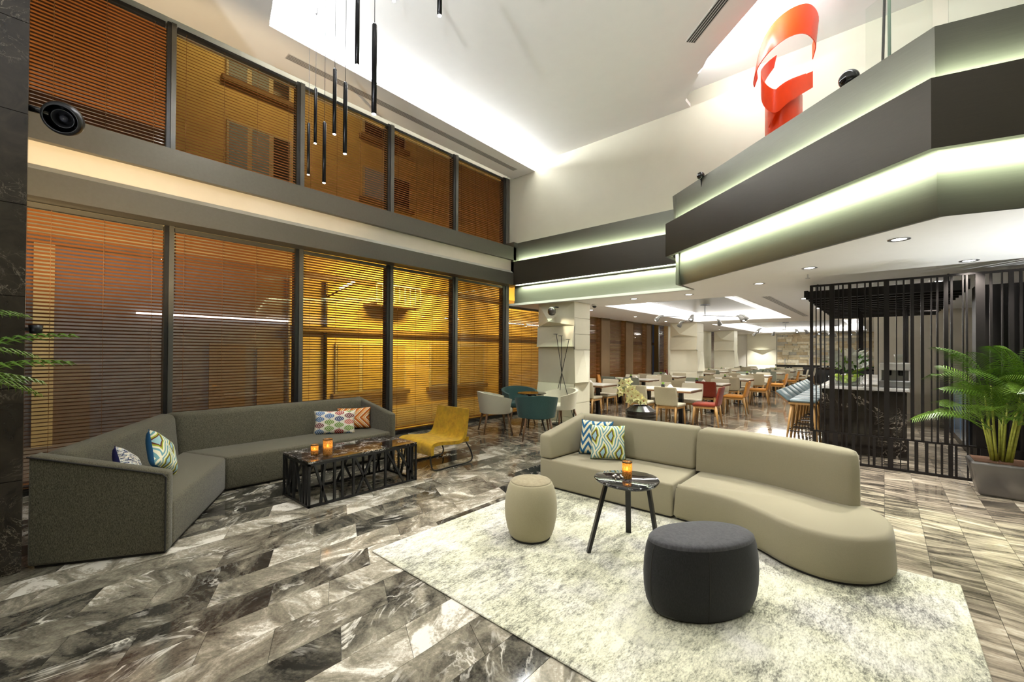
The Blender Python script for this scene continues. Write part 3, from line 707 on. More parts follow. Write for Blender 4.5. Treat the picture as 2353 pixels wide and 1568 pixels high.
# ------------------------------------------------------------------ balcony things
def ball(px, py, Y, r, label):
    p = on_y(px, py, Y)
    t = thing('balcony_spotlight', label, 'spotlight', tuple(p))
    put('shell', MB().lathe([(.002, r)]+[(r*math.sin(PI*k/12), r*math.cos(PI*k/12)) for k in range(1, 11)]+[(r*.5, -r*.86), (r*.45, -r*.6), (.002, -r*.5)], 24), 'gloss_black', t, smooth=True, rot=(0, math.radians(35), math.radians(200)))
    put('stem', MB().tube([(0, .02, -r*.6), (0, .08, -.22)], .012), 'black', t)
    return p
b1 = ball(1610, 404, 6.42, .055, 'small black ball spotlight on the parapet near the beige wall')
b2 = ball(1951, 182, 5.20, .085, 'larger black ball spotlight on the parapet beside the red sculpture')
spot('balcony_spot_beam', (b1.x-.1, b1.y-.15, b1.z), (-1.9, 3.6, .3), 320*K, 44, .35, WHITE, .03)
spot('balcony_spot_beam', (b2.x-.1, b2.y-.15, b2.z), (-.9, 2.4, 0), 260*K, 52, .4, WHITE, .03)
spot('pier_spot_beam', (-4.25, .20, 3.10), (-1.2, 3.4, 0), 160*K, 60, .5, WHITE, .04)
# glass balustrade and leaning poles
gl = thing('glass_balustrade', 'clear glass balustrade panels along the upper landing', 'balustrade', (0, 0, 0))
gp = offset_path(B2, .28)
for i, (a, b) in enumerate(zip(gp, gp[1:])):
    d = (b-a).normalized(); L = (b-a).length; k = 0.06
    while k < L-.3:
        e = min(k+1.45, L-.05); p, q_ = a+d*k, a+d*e; n = Vector((-d.y, d.x))*.012
        if i == 1 or k > 2.6:
            put('glass_panel', MB().hexa([(p.x, p.y, 3.2), (q_.x, q_.y, 3.2), (q_.x+n.x, q_.y+n.y, 3.2), (p.x+n.x, p.y+n.y, 3.2)], [(p.x, p.y, 4.75), (q_.x, q_.y, 4.75), (q_.x+n.x, q_.y+n.y, 4.75), (p.x+n.x, p.y+n.y, 4.75)]), 'rail_glass', gl)
        k = e+.03
p0 = on_y(2022, 140, 5.4); p1 = on_y(2034, -60, 5.4)
tag(put('leaning_pole', MB().tube([p0-Vector((0, 0, .9)), p1], .012), 'black', None), 'thin black pole leaning behind the balcony parapet', 'pole')
p0 = on_y(2044, 126, 5.5); p1 = on_y(2043, -60, 5.5)
tag(put('glass_edge_post', MB().tube([p0-Vector((0, 0, .9)), p1], .014), plain('edge_green', (.20, .30, .22), .2), None), 'slim pale post standing beside the leaning black pole', 'post')
# red ribbon sculpture
red = plain('red_lacquer', (.84, .050, .004), .25, var=.03, spec=.3)
sc = on_y(1806, 230, 6.62)
st = thing('ribbon_sculpture', 'glossy red ribbon sculpture curling above the balcony parapet', 'sculpture', (sc.x, sc.y, 3.14))
R2 = Vector((cam_right.x, cam_right.y, 0)).normalized(); D2 = Vector((cam_fwd.x, cam_fwd.y, 0)).normalized()
def ribbon(name, pts, thick=.012, n=40):        # pts: (right, depth, z, half width along tilted up)
    def cr(t):
        k = t*(len(pts)-1); i = min(int(k), len(pts)-2); f = k-i
        P = [pts[max(i-1, 0)], pts[i], pts[i+1], pts[min(i+2, len(pts)-1)]]
        return [.5*((2*P[1][c])+(-P[0][c]+P[2][c])*f+(2*P[0][c]-5*P[1][c]+4*P[2][c]-P[3][c])*f*f+(-P[0][c]+3*P[1][c]-3*P[2][c]+P[3][c])*f**3) for c in range(5)]
    mb = MB(); vs_ = []
    for i in range(n):
        a, d, z, w, lean = cr(i/(n-1))
        b2 = cr(min(i/(n-1)+.01, 1)); b1_ = cr(max(i/(n-1)-.01, 0))
        tx, ty = b2[0]-b1_[0], b2[1]-b1_[1]; l = math.hypot(tx, ty) or 1
        nx, ny = -ty/l*thick, tx/l*thick
        for s1, s2 in ((-1, 0), (1, 0), (1, 1), (-1, 1)):
            p = R2*(a+nx*s2+lean*s1)+D2*(d+ny*s2)+Vector((0, 0, z+w*s1)); vs_.append(p)
    fs = [(i*4+k, i*4+(k+1) % 4, (i+1)*4+(k+1) % 4, (i+1)*4+k) for i in range(n-1) for k in range(4)]+[(3, 2, 1, 0), tuple((n-1)*4+k for k in range(4))]
    put(name, mb.add(vs_, fs), red, st, auto=50)
zb = -3.14
def PX(px, py, d, w=.0, lean=0):
    v = Vector((0, 0, H))+ray(px, py)*(cam_fwd.x*sc.x+cam_fwd.y*sc.y+d)
    rel = v-Vector((sc.x, sc.y, 3.14))
    return (rel.dot(R2), rel.dot(D2), rel.z, w, lean)
ribbon('ribbon_top', [PX(1866, 120, .22, .10), PX(1876, 72, .05, .17, .02), PX(1855, 45, -.16, .19, .03), PX(1818, 52, -.24, .19, .03), PX(1778, 82, -.18, .19, .03), PX(1750, 122, -.02, .17, .03), PX(1737, 165, .10, .12, .02), PX(1738, 190, .16, .06, .02)])
ribbon('ribbon_middle', [PX(1780, 142, .22, .09, .02), PX(1760, 165, .12, .13, .02), PX(1748, 190, .0, .15, .0), PX(1756, 217, -.14, .16, 0), PX(1782, 232, -.22, .15, 0), PX(1815, 210, -.18, .13, 0), PX(1868, 182, .02, .11, 0)])
ribbon('ribbon_lower', [PX(1850, 190, .1, .12, 0), PX(1810, 210, -.1, .14, 0), PX(1782, 235, -.16, .16, 0), PX(1768, 262, -.05, .18, 0)], n=24)
ribbon('ribbon_base', [PX(1842, 262, .12, .25, 0), PX(1830, 275, -.02, .42, 0), PX(1800, 290, -.10, .48, 0), PX(1772, 300, -.02, .50, 0), PX(1760, 300, .16, .46, 0)], n=30)
put('plinth', MB().lathe([(.30, 0), (.32, .05), (.30, .45), (.26, .55)], 30), red, st, smooth=True)
# ------------------------------------------------------------------ soft shapes
def frustum(bot, top, r=.03, seg=3):
    bm = bmesh.new(); n = len(bot)
    b = [bm.verts.new(p) for p in bot]; t = [bm.verts.new(p) for p in top]
    bm.faces.new(b[::-1]); bm.faces.new(t)
    for i in range(n): bm.faces.new((b[i], b[(i+1) % n], t[(i+1) % n], t[i]))
    bmesh.ops.recalc_face_normals(bm, faces=bm.faces[:])
    bmesh.ops.bevel(bm, geom=bm.edges[:], offset=r, segments=seg, profile=.5, affect='EDGES', clamp_overlap=True)
    return MB().bm(bm)
def spline(pts, n=8, closed=False):
    out = []; N = len(pts)
    for i in range(N if closed else N-1):
        P = [Vector(pts[(i+k) % N]) if closed else Vector(pts[min(max(i+k, 0), N-1)]) for k in (-1, 0, 1, 2)]
        for j in range(n):
            f = j/n
            out.append(.5*((2*P[1])+(-P[0]+P[2])*f+(2*P[0]-5*P[1]+4*P[2]-P[3])*f*f+(-P[0]+3*P[1]-3*P[2]+P[3])*f**3))
    if not closed: out.append(Vector(pts[-1]))
    return out
def inset(poly, d):
    n = len(poly); A = sum(poly[i][0]*poly[(i+1) % n][1]-poly[(i+1) % n][0]*poly[i][1] for i in range(n)); s = 1 if A > 0 else -1
    out = []
    for i in range(n):
        a, p, b = Vector(poly[i-1][:2]), Vector(poly[i][:2]), Vector(poly[(i+1) % n][:2])
        d1 = (p-a).normalized(); d2 = (b-p).normalized()
        n1 = Vector((-d1.y, d1.x))*s; n2 = Vector((-d2.y, d2.x))*s
        bis = (n1+n2); bis = bis.normalized() if bis.length > 1e-6 else n1
        out.append(p+bis*(d/max(.5, bis.dot(n1))))
    return out
def puff(poly, rings):                          # rings: (z, inset)
    mb = MB(); n = len(poly); vs_ = []
    for z, d in rings: vs_ += [(p.x, p.y, z) for p in inset(poly, d)]
    m = len(rings)
    fs = [(i*n+k, i*n+(k+1) % n, (i+1)*n+(k+1) % n, (i+1)*n+k) for i in range(m-1) for k in range(n)]
    fs += [tuple(range(n-1, -1, -1)), tuple((m-1)*n+k for k in range(n))]
    return mb.add(vs_, fs)
def V3(p, z): return (p[0], p[1], z)

# ------------------------------------------------------------------ rug
tag(put('area_rug', MB().rbox(-2.88, .37, 1.71, 3.99, 0.0005, .012, .004, 1), 'rug'), 'mottled pale grey and cream rug under the beige sofa', 'rug')
ZR = .012

# ------------------------------------------------------------------ grey corner sofa
gf = weave('grey_tweed', (.040, .036, .023), (.150, .137, .092), 260, stretch=(1, 1, .3))
pip = plain('dark_piping', (.02, .018, .015), .8)
L = Vector((-4.372, .005)); Nn = Vector((-3.96, .692)); Ii = Vector((-5.245, 1.394)); u = Vector((-.878, .478)); v = Vector((.507, .862))
O = L+u*((-6.2-L.x)/u.x); kb = L+v*.28; Kb = kb+u*((-5.90-kb.x)/u.x); kt = L+v*.19; Kt = kt+u*((-6.0-kt.x)/u.x)
gs = thing('corner_sofa', 'long dark grey tweed corner sofa along the window wall', 'sofa', (-5.2, 1.8, 0))
o3 = Vector((-5.2, 1.8, 0))
def loc3(p, z): return (p[0]-o3.x, p[1]-o3.y, z)
def fr(bot, top, r=.035): return frustum([loc3(p, z) for p, z in bot], [loc3(p, z) for p, z in top], r)
a1 = u*.10
put('seat', fr([(Nn+a1*.9, .02), (Ii, .02), (Kb, .02), (kb+a1*.9, .02)], [(Nn+a1*.9, .372), (Ii, .372), (Kb, .372), (kb+a1*.9, .372)], .03), gf, gs, auto=50)
put('seat', fr([(Ii+Vector((0, .004)), .02), ((-5.215, 3.40), .02), ((-5.90, 3.40), .02), (Kb+Vector((0, .004)), .02)], [(Ii+Vector((0, .004)), .372), ((-5.215, 3.40), .372), ((-5.90, 3.40), .372), (Kb+Vector((0, .004)), .372)], .03), gf, gs, auto=50)
put('backrest', fr([(L+a1, .02), (kb+a1, .02), (Kb, .02), (O, .02)], [(L+a1, .775), (kt+a1, .775), (Kt, .79), (O, .79)], .06), gf, gs, auto=50)
put('backrest', fr([(O, .02), (Kb, .02), ((-5.90, 3.40), .02), ((-6.2, 3.40), .02)], [(O, .79), (Kt, .79), ((-6.0, 3.40), .79), ((-6.2, 3.40), .79)], .06), gf, gs, auto=50)
put('armrest', fr([(L, .02), (Nn, .02), (Nn+a1, .02), (L+a1*1.2, .02)], [(L, .785), (Nn, .605), (Nn+a1, .605), (L+a1*1.2, .785)], .025), gf, gs, auto=50)
put('armrest', fr([((-6.2, 3.36), .02), ((-5.20, 3.36), .02), ((-5.20, 3.45), .02), ((-6.2, 3.45), .02)], [((-6.2, 3.36), .80), ((-5.20, 3.36), .625), ((-5.20, 3.45), .625), ((-6.2, 3.45), .80)], .03), gf, gs, auto=50)
nv = -u*.006
put('piping', MB().tube([V3(L+nv-o3.to_2d(), .77), V3(Nn+nv+Vector((-.02, -.03))-o3.to_2d(), .592), V3(Nn+nv+Vector((-.008, -.012))-o3.to_2d(), .57), V3(Nn+nv+Vector((-.008, -.012))-o3.to_2d(), .03)], .006, 6), pip, gs)
put('plinth', MB().prism([tuple(p-o3.to_2d()) for p in (L+v*.03-u*-.03, Nn-v*.03+u*.03, Ii+Vector((-.04, .0)), Vector((-5.26, 3.42)), Vector((-6.17, 3.42)), O+Vector((.03, .03)))], 0, .03), pip, gs)

# ------------------------------------------------------------------ beige sofa
bf_ = weave('beige_weave', (.265, .235, .155), (.325, .290, .195), 500, stretch=(1, 1, 1))
bs = thing('curved_sofa', 'beige sofa with curved chaise end standing on the pale rug', 'sofa', (-1.5, 4.2, 0))
o3 = Vector((-1.5, 4.2, 0))
sz, sb = .325, .74
put('base', fr([((-2.89, 3.775), .03), ((-1.425, 3.805), .03), ((-1.425, 4.66), .03), ((-2.89, 4.66), .03)], [((-2.89, 3.775), sz), ((-1.425, 3.805), sz), ((-1.425, 4.66), sz), ((-2.89, 4.66), sz)], .022), bf_, bs, auto=50)
put('armrest', fr([((-2.90, 3.775), .33), ((-2.73, 3.775), .33), ((-2.70, 4.55), .33), ((-2.90, 4.67), .33)], [((-2.90, 3.775), .585), ((-2.76, 3.775), .585), ((-2.76, 4.55), .745), ((-2.90, 4.67), .745)], .03), bf_, bs, auto=50)
put('backrest', fr([((-2.76, 4.40), .325), ((-1.430, 4.41), .325), ((-1.430, 4.67), .325), ((-2.90, 4.67), .325)], [((-2.76, 4.49), sb), ((-1.430, 4.49), sb), ((-1.430, 4.67), sb), ((-2.90, 4.67), sb)], .04), bf_, bs, auto=50)
ctr = [(-1.415, 3.81), (-1.20, 3.80), (-.95, 3.755), (-.72, 3.62), (-.50, 3.47), (-.27, 3.43), (-.08, 3.52), (.04, 3.70), (.065, 3.92), (.03, 4.12), (-.06, 4.26), (-.17, 4.36)]
cs = [p for p in spline([(*p, 0) for p in ctr], 6)]
seatpoly = [(p.x-o3.x, p.y-o3.y) for p in cs]+[(x-o3.x, y-o3.y) for x, y in ((-.20, 4.46), (-.50, 4.60), (-.9, 4.66), (-1.415, 4.66))]
put('chaise', puff(seatpoly, [(.03, .02), (.06, .0), (.26, .012), (.295, .018), (.315, .03), (.326, .05)]), bf_, bs, auto=60)
bp = [(-1.415, 4.41), (-1.05, 4.43), (-.74, 4.38), (-.47, 4.29), (-.31, 4.22), (-.20, 4.20), (-.14, 4.25)]
bo = [(-.14, 4.33), (-.22, 4.42), (-.47, 4.55), (-.8, 4.64), (-1.1, 4.67), (-1.415, 4.67)]
pl = [(p.x-o3.x, p.y-o3.y) for p in spline([(*p, 0) for p in bp], 4)]+[(p.x-o3.x, p.y-o3.y) for p in spline([(*p, 0) for p in bo], 4)]
put('backrest', puff(pl, [(.325, .0), (.60, .004), (.70, .012), (.73, .028), (.742, .055)]), bf_, bs, auto=60)
put('plinth', MB().prism([(-2.87-o3.x, 3.80-o3.y), (-1.45-o3.x, 3.83-o3.y), (-1.45-o3.x, 4.64-o3.y), (-2.87-o3.x, 4.64-o3.y)], ZR, .035), pip, bs)
put('plinth', puff(seatpoly, [(ZR, .03), (.035, .03)]), pip, bs)

# ------------------------------------------------------------------ cushions
def cushion_mesh(w, h, t):
    mb = MB()
    for sgn in (1, -1):
        def f(a, b):
            U, Vv = a*2-1, b*2-1
            x = w/2*U*(1-.07*(1-Vv*Vv)); z = h/2*Vv*(1-.07*(1-U*U))
            return (x, sgn*t/2*((1-U**4)*(1-Vv**4))**.55, z)
        mb.grid(f, 17, 17)
    bm = bmesh.new(); me = mb.mesh('cushion'); bm.from_mesh(me); bmesh.ops.remove_doubles(bm, verts=bm.verts[:], dist=.0008)
    bmesh.ops.recalc_face_normals(bm, faces=bm.faces[:]); bm.to_mesh(me); bm.free()
    for p in me.polygons: p.use_smooth = True
    return me
def print_mat(name, build, back):
    m, g, b = new_mat(name); x, y, z = g.xyz(g.obj())
    col = build(g, x, z); front = g.m('LESS_THAN', y, -.004)
    sock(b, 'Base Color', g, g.mix(front, (*back, 1), col)); sock(b, 'Roughness', g, .85); sock(b, 'Specular IOR Level', g, .2)
    return m
def pat_leaf(g, x, z):
    Uc = g.m('DIVIDE', x, .125); row = g.m('FLOOR', Uc)
    par = g.m('MULTIPLY', g.m('FRACT', g.m('MULTIPLY', row, .5)), 1.0)
    Vc = g.m('ADD', g.m('DIVIDE', z, .085), par); rz = g.m('FLOOR', Vc)
    a = g.m('SUBTRACT', g.m('FRACT', Uc), .5); c = g.m('SUBTRACT', g.m('FRACT', Vc), .5)
    rad = g.m('ADD', g.m('ABSOLUTE', g.m('MULTIPLY', a, 1.0)), g.m('MULTIPLY', g.m('MULTIPLY', c, c), 2.2))
    inside = g.m('LESS_THAN', rad, .49)
    ch = g.m('FRACT', g.m('MULTIPLY', g.m('ADD', a, g.m('MULTIPLY', g.m('ABSOLUTE', c), .55)), 5.2))
    stripe = g.m('MULTIPLY', inside, g.m('LESS_THAN', ch, .72))
    wn = g.node('ShaderNodeTexWhiteNoise', noise_dimensions='2D'); cv = g.node('ShaderNodeCombineXYZ'); g.put(cv.inputs[0], row); g.put(cv.inputs[1], rz); g.put(wn.inputs[0], cv.outputs[0])
    pc = g.ramp(wn.outputs[0], [(0, (.30, .015, .02)), (.2, (.06, .16, .36)), (.4, (.17, .30, .05)), (.6, (.16, .03, .04)), (.75, (.02, .05, .16)), (.88, (.62, .16, .13))], 'CONSTANT')
    return g.mix(stripe, (.82, .78, .66, 1), pc)
def pat_chev(g, x, z):
    t = g.m('FRACT', g.m('MULTIPLY', g.m('SUBTRACT', x, g.m('MULTIPLY', g.m('ABSOLUTE', z), 1.0)), 12))
    return g.ramp(t, [(0, (.55, .16, .015)), (.34, (.82, .74, .50)), (.46, (.62, .22, .02)), (.66, (.85, .80, .62)), (.84, (.30, .05, .02))], 'CONSTANT')
def pat_zig(g, x, z):
    tri = g.m('ABSOLUTE', g.m('SUBTRACT', g.m('FRACT', g.m('DIVIDE', x, .135)), .5))
    t = g.m('FRACT', g.m('MULTIPLY', g.m('ADD', z, g.m('MULTIPLY', tri, .22)), 10.5))
    return g.ramp(t, [(0, (.025, .13, .27)), (.5, (.80, .74, .52))], 'CONSTANT')
def pat_ogee(g, x, z):
    wob = g.m('MULTIPLY', g.m('SINE', g.m('MULTIPLY', z, 33)), .010)
    tx = g.m('MULTIPLY', g.m('ABSOLUTE', g.m('SUBTRACT', g.m('FRACT', g.m('DIVIDE', g.m('ADD', g.m('ADD', x, wob), .99), .171)), .5)), 2)
    tz = g.m('MULTIPLY', g.m('ABSOLUTE', g.m('SUBTRACT', g.m('FRACT', g.m('DIVIDE', g.m('ADD', z, 1.02), .36)), .5)), 2)
    t = g.m('ABSOLUTE', g.m('SUBTRACT', g.m('ADD', tx, tz), 1))
    return g.ramp(t, [(0, (.84, .80, .58)), (.10, (.17, .36, .38)), (.26, (.84, .80, .58)), (.44, (.34, .40, .03)), (.58, (.12, .035, .02)), (.70, (.34, .55, .57))], 'CONSTANT')
def pat_swirl(g, x, z):
    n = g.noise(g.scale(g.obj(), (6, 1, 16)), 1.6, 3, .6, 1.5)
    return g.ramp(g.m('FRACT', g.m('MULTIPLY', n, 5)), [(0, (.03, .05, .12)), (.36, (.78, .72, .56)), (.66, (.25, .36, .45)), (.8, (.84, .80, .68))], 'CONSTANT')
def cushion(w, h, t, loc, rotz, lean, mt, label, roll=0):
    o = put('throw_cushion', cushion_mesh(w, h, t), mt, loc=loc)
    o.rotation_euler = (lean, roll, rotz)
    return tag(o, label, 'cushion')
ogee = print_mat('ogee_print', pat_ogee, (.02, .09, .19))
cushion(.54, .33, .13, (-5.70, 2.80, .372+.145), math.radians(57), math.radians(-16), print_mat('leaf_print', pat_leaf, (.8, .77, .68)), 'cream cushion with colourful leaf print on the grey sofa')
cushion(.46, .31, .12, (-5.80, 3.14, .372+.155), math.radians(62), math.radians(-14), print_mat('chevron_print', pat_chev, (.55, .18, .02)), 'orange and cream chevron cushion beside the leaf print one')
cushion(.36, .36, .14, (-4.86, .80, .372+.205), math.radians(142), math.radians(-24), ogee, 'square ogee print cushion with blue back behind the grey armrest', math.radians(32))
cushion(.34, .34, .12, (-4.57, .55, .372+.165), math.radians(150), math.radians(-24), print_mat('swirl_print', pat_swirl, (.02, .02, .09)), 'navy and cream swirl cushion in the grey sofa corner', math.radians(28))
cushion(.38, .40, .13, (-2.50, 4.33, .325+.195), math.radians(14), math.radians(-16), print_mat('zigzag_print', pat_zig, (.03, .11, .22)), 'blue and cream zigzag cushion in the beige sofa corner')
cushion(.38, .38, .13, (-2.30, 4.24, .325+.185), math.radians(30), math.radians(-18), print_mat('ogee_print_green', pat_ogee, (.2, .3, .1)), 'green and teal ogee cushion leaning on the zigzag one')

# ------------------------------------------------------------------ coffee table with strut sides
ct = thing('coffee_table', 'black strut framed coffee table with black marble top', 'coffee table', (-4.425, 2.394, 0))
x0, x1, y0, y1, hz = -.308, .308, -.624, .624, .44
bt = .011
def bar(name, p, q, w=.011): put(name, MB().tube([p, q], w*1.414, 4), 'black', ct)
for sx in (x0+bt, x1-bt):
    for sy in (y0+bt, y1-bt): put('leg', MB().box(sx-bt, sx+bt, sy-bt, sy+bt, 0, hz-.02), 'black', ct)
for z in (.011, hz-.032):
    put('rail', MB().box(x0, x1, y0, y0+.022, z-.011, z+.011), 'black', ct); put('rail', MB().box(x0, x1, y1-.022, y1, z-.011, z+.011), 'black', ct)
    put('rail', MB().box(x0, x0+.022, y0, y1, z-.011, z+.011), 'black', ct); put('rail', MB().box(x1-.022, x1, y0, y1, z-.011, z+.011), 'black', ct)
put('marble_top', MB().rbox(x0, x1, y0, y1, hz-.021, hz, .003, 1), 'black_marble', ct)
zl, zh = .02, hz-.04
for a, b in ((.05, .145), (.13, .10), (.21, .21), (.275, .275), (.37, .37), (.38, .53), (.545, .40), (.56, .56), (.67, .67), (.68, .86), (.79, .975), (.90, .90), (.93, .93)):
    ya, yb = y0+(y1-y0)*b, y0+(y1-y0)*a
    bar('strut', (x1-bt, ya, zl), (x1-bt, yb, zh)); bar('strut', (x0+bt, -ya, zl), (x0+bt, -yb, zh))
for a, b in ((.08, .22), (.30, .14), (.42, .42), (.50, .70), (.78, .78), (.88, .88)):
    xa, xb = x0+(x1-x0)*b, x0+(x1-x0)*a
    bar('strut', (xa, y0+bt, zl), (xb, y0+bt, zh)); bar('strut', (xb, y1-bt, zl), (xa, y1-bt, zh))

# ------------------------------------------------------------------ candle holders
def amber_glass():
    m = bpy.data.materials.new('amber_glass'); m.use_nodes = True; nt = m.node_tree; g = G(nt); b = nt.nodes['Principled BSDF']
    vor = g.node('ShaderNodeTexVoronoi', feature='DISTANCE_TO_EDGE'); g.put(vor.inputs['Vector'], g.obj()); vor.inputs['Scale'].default_value = 90
    ln = g.ramp(vor.outputs[0], [(0, (.10, .04, .01)), (.12, (.80, .50, .16))])
    g.put(b.inputs['Base Color'], ln); b.inputs['Roughness'].default_value = .15
    tl = g.node('ShaderNodeBsdfTranslucent'); g.put(tl.inputs[0], ln); tr = g.node('ShaderNodeBsdfTransparent'); tr.inputs[0].default_value = (1, .78, .42, 1)
    m1 = g.node('ShaderNodeMixShader'); m1.inputs[0].default_value = .45; nt.links.new(tl.outputs[0], m1.inputs[1]); nt.links.new(tr.outputs[0], m1.inputs[2])
    m2 = g.node('ShaderNodeMixShader'); m2.inputs[0].default_value = .72; nt.links.new(b.outputs[0], m2.inputs[1]); nt.links.new(m1.outputs[0], m2.inputs[2])
    nt.links.new(m2.outputs[0], nt.nodes['Material Output'].inputs[0]); return m
amber = amber_glass(); wax = plain('candle_wax', (.9, .75, .45), .6); flame = glow('candle_flame', (1, .72, .30), 14)
def candle(p, r, h, label, watts=.22):
    t = thing('candle_holder', label, 'candle', p)
    put('glass_jar', MB().lathe([(.002, .001), (r*.96, .001), (r, .012), (r, h), (r-.004, h), (r-.004, .010), (.002, .008)], 28), amber, t, smooth=True)
    put('rim', MB().lathe([(r+.001, h-.004), (r+.002, h-.008), (r+.002, h-.001), (r-.003, h+.001)], 28, loop=True), plain('rim_bronze', (.10, .05, .02), .3, .6), t, smooth=True)
    put('candle', MB().lathe([(.002, .009), (r*.72, .009), (r*.72, h*.50), (.002, h*.48)], 20), wax, t, smooth=True)
    put('flame', MB().lathe([(.001, h*.50), (.006, h*.53), (.007, h*.57), (.004, h*.63), (.0005, h*.70)], 10), flame, t, smooth=True)
    d = bpy.data.lights.new('candle_light', 'POINT'); d.energy = watts*K; d.color = (1, .62, .22); d.shadow_soft_size = .012
    o = bpy.data.objects.new('candle_light', d); COL.objects.link(o); o.location = (p[0], p[1], p[2]+h*.66)
candle((-4.385, 1.945, .44), .036, .105, 'small amber glass candle holder on the black coffee table')
candle((-4.275, 2.03, .44), .046, .165, 'tall amber glass candle holder on the black coffee table')

# ------------------------------------------------------------------ side table, poufs
TC = Vector((-1.45, 2.97))
sd = thing('side_table', 'three-legged black side table with glossy marble top on the rug', 'side table', (TC.x, TC.y, ZR))
top = []
for k in range(48):
    a = 2*PI*k/48; r = .238*(1+.045*math.cos(3*(a-1.2))); top.append((r*math.cos(a), r*math.sin(a)))
put('table_top', puff(top, [(.520, .03), (.527, .006), (.538, .0), (.545, .004), (.547, .010)]), 'table_marble', sd, auto=40)
for (bx, by) in ((-.21, -.20), (-.145, .326), (.235, .04)):
    d = Vector((bx, by)).normalized(); n = Vector((-d.y, d.x))*.021; a = d*.155; b = Vector((bx, by)); e = d*.012
    put('leg', MB().hexa([(b.x-n.x-e.x, b.y-n.y-e.y, 0), (b.x+n.x-e.x, b.y+n.y-e.y, 0), (b.x+n.x+e.x, b.y+n.y+e.y, 0), (b.x-n.x+e.x, b.y-n.y+e.y, 0)],
                         [(a.x-n.x-e.x, a.y-n.y-e.y, .525), (a.x+n.x-e.x, a.y+n.y-e.y, .525), (a.x+n.x+e.x, a.y+n.y+e.y, .525), (a.x-n.x+e.x, a.y-n.y+e.y, .525)]), 'black', sd)
pcn = on_z(1441, 1099, ZR+.547)
candle((pcn.x, pcn.y, ZR+.5475), .036, .125, 'amber glass candle holder on the three-legged side table', .35)
orn = thing('silver_sprig', 'small silver flower sprig lying beside the side table candle', 'ornament', (pcn.x-.06, pcn.y-.03, ZR+.548))
for k in range(5):
    a = k*1.3; c = (.035*math.cos(a), .03*math.sin(a))
    put('petal', MB().lathe([(.002, .001), (.014, .004), (.015, .010), (.003, .016)], 8, c[0], c[1], 1.2, .7), plain('silver', (.6, .6, .58), .2, 1) if k == 0 else bpy.data.materials['silver'], orn, smooth=True)
put('stem', MB().tube([(-.03, -.02, .004), (.01, -.06, .004), (.03, -.09, .004)], .003, 6), bpy.data.materials['silver'], orn)
pfa = weave('pouf_leather', (.34, .30, .185), (.37, .33, .21), 300); pfs = weave('pouf_suede', (.24, .20, .12), (.31, .265, .165), 40, c3=(.20, .17, .11))
pt = thing('tall_pouf', 'tall beige barrel pouf standing on the rug', 'pouf', (-2.155, 2.70, ZR))
put('body', MB().lathe([(.155, .012), (.172, .03), (.190, .08), (.208, .17), (.212, .25), (.205, .33), (.188, .40), (.172, .435), (.165, .446)], 40), pfa, pt, smooth=True)
put('top', MB().lathe([(.164, .440), (.165, .447), (.155, .455), (.10, .461), (.002, .463)], 40), pfs, pt, smooth=True)
put('foot', MB().lathe([(.15, 0), (.158, 0), (.158, .014), (.15, .014)], 40), pip, pt)
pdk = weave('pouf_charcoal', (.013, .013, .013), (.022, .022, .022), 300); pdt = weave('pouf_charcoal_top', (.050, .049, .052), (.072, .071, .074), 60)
pcx, pcy = -.845, 2.735
outl = [(1487, 1228), (1503, 1212), (1545, 1201), (1622, 1195), (1690, 1203), (1726, 1217), (1736, 1231), (1716, 1247), (1665, 1258), (1606, 1261), (1545, 1255), (1503, 1243)]
opl = [on_z(px, py, ZR+.425) for px, py in outl]
pcx = sum(p.x for p in opl)/len(opl); pcy = sum(p.y for p in opl)/len(opl)
opl = spline([(p.x-pcx, p.y-pcy, 0) for p in opl], 5, True)
pt = thing('charcoal_pouf', 'wide charcoal fabric pouf in front of the beige sofa', 'pouf', (pcx, pcy, ZR))
def rings(rs): 
    n = len(opl); vs_ = [(p.x*k, p.y*k, z) for z, k in rs for p in opl]; m = len(rs)
    return MB().add(vs_, [(i*n+k, i*n+(k+1) % n, (i+1)*n+(k+1) % n, (i+1)*n+k) for i in range(m-1) for k in range(n)]+[tuple(range(n-1, -1, -1)), tuple((m-1)*n+k for k in range(n))])
prf = [(.012, .92), (.03, .965), (.07, 1.02), (.14, 1.06), (.22, 1.07), (.30, 1.055), (.37, 1.02), (.402, .985)]
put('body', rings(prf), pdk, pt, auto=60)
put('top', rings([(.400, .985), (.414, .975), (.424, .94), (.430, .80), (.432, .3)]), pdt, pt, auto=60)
for k in (3, 26, 43, 55):
    p = opl[k % len(opl)]; put('seam', MB().tube([(p.x*(q+.002), p.y*(q+.002), z) for z, q in prf], .0025, 5), pip, pt)
put('foot', rings([(0, .86), (.013, .88)]), pip, pt)

# ------------------------------------------------------------------ mustard lounge chair
mus = weave('mustard_velvet', (.32, .170, .006), (.50, .285, .010), 14, stretch=(1, 1, 1), c3=(.36, .27, .008))
yc = thing('lounge_chair', 'mustard yellow velvet lounge chair on a black sled frame', 'chair', (-4.53, 3.62, 0))
prof = [(-.345, .215), (-.352, .27), (-.345, .325), (-.31, .362), (-.20, .372), (-.02, .352), (.12, .345), (.19, .375), (.225, .45), (.255, .58), (.275, .70), (.279, .735)]
pp = spline([(0, y, z) for y, z in prof], 4)
mb = MB(); ring = []
th = .045
for i, p in enumerate(pp):
    d = (pp[min(i+1, len(pp)-1)]-pp[max(i-1, 0)]).normalized(); nrm = Vector((0, d.z, -d.y))
    f = i/(len(pp)-1); hw = .355-.055*max(0, (f-.55)/.45)
    for sx, sn in ((-hw, 0), (hw, 0), (hw, 1), (-hw, 1)): ring.append((sx*(1 if sn == 0 else 1), p.y+nrm.y*th*sn, p.z+nrm.z*th*sn))
n = len(pp)
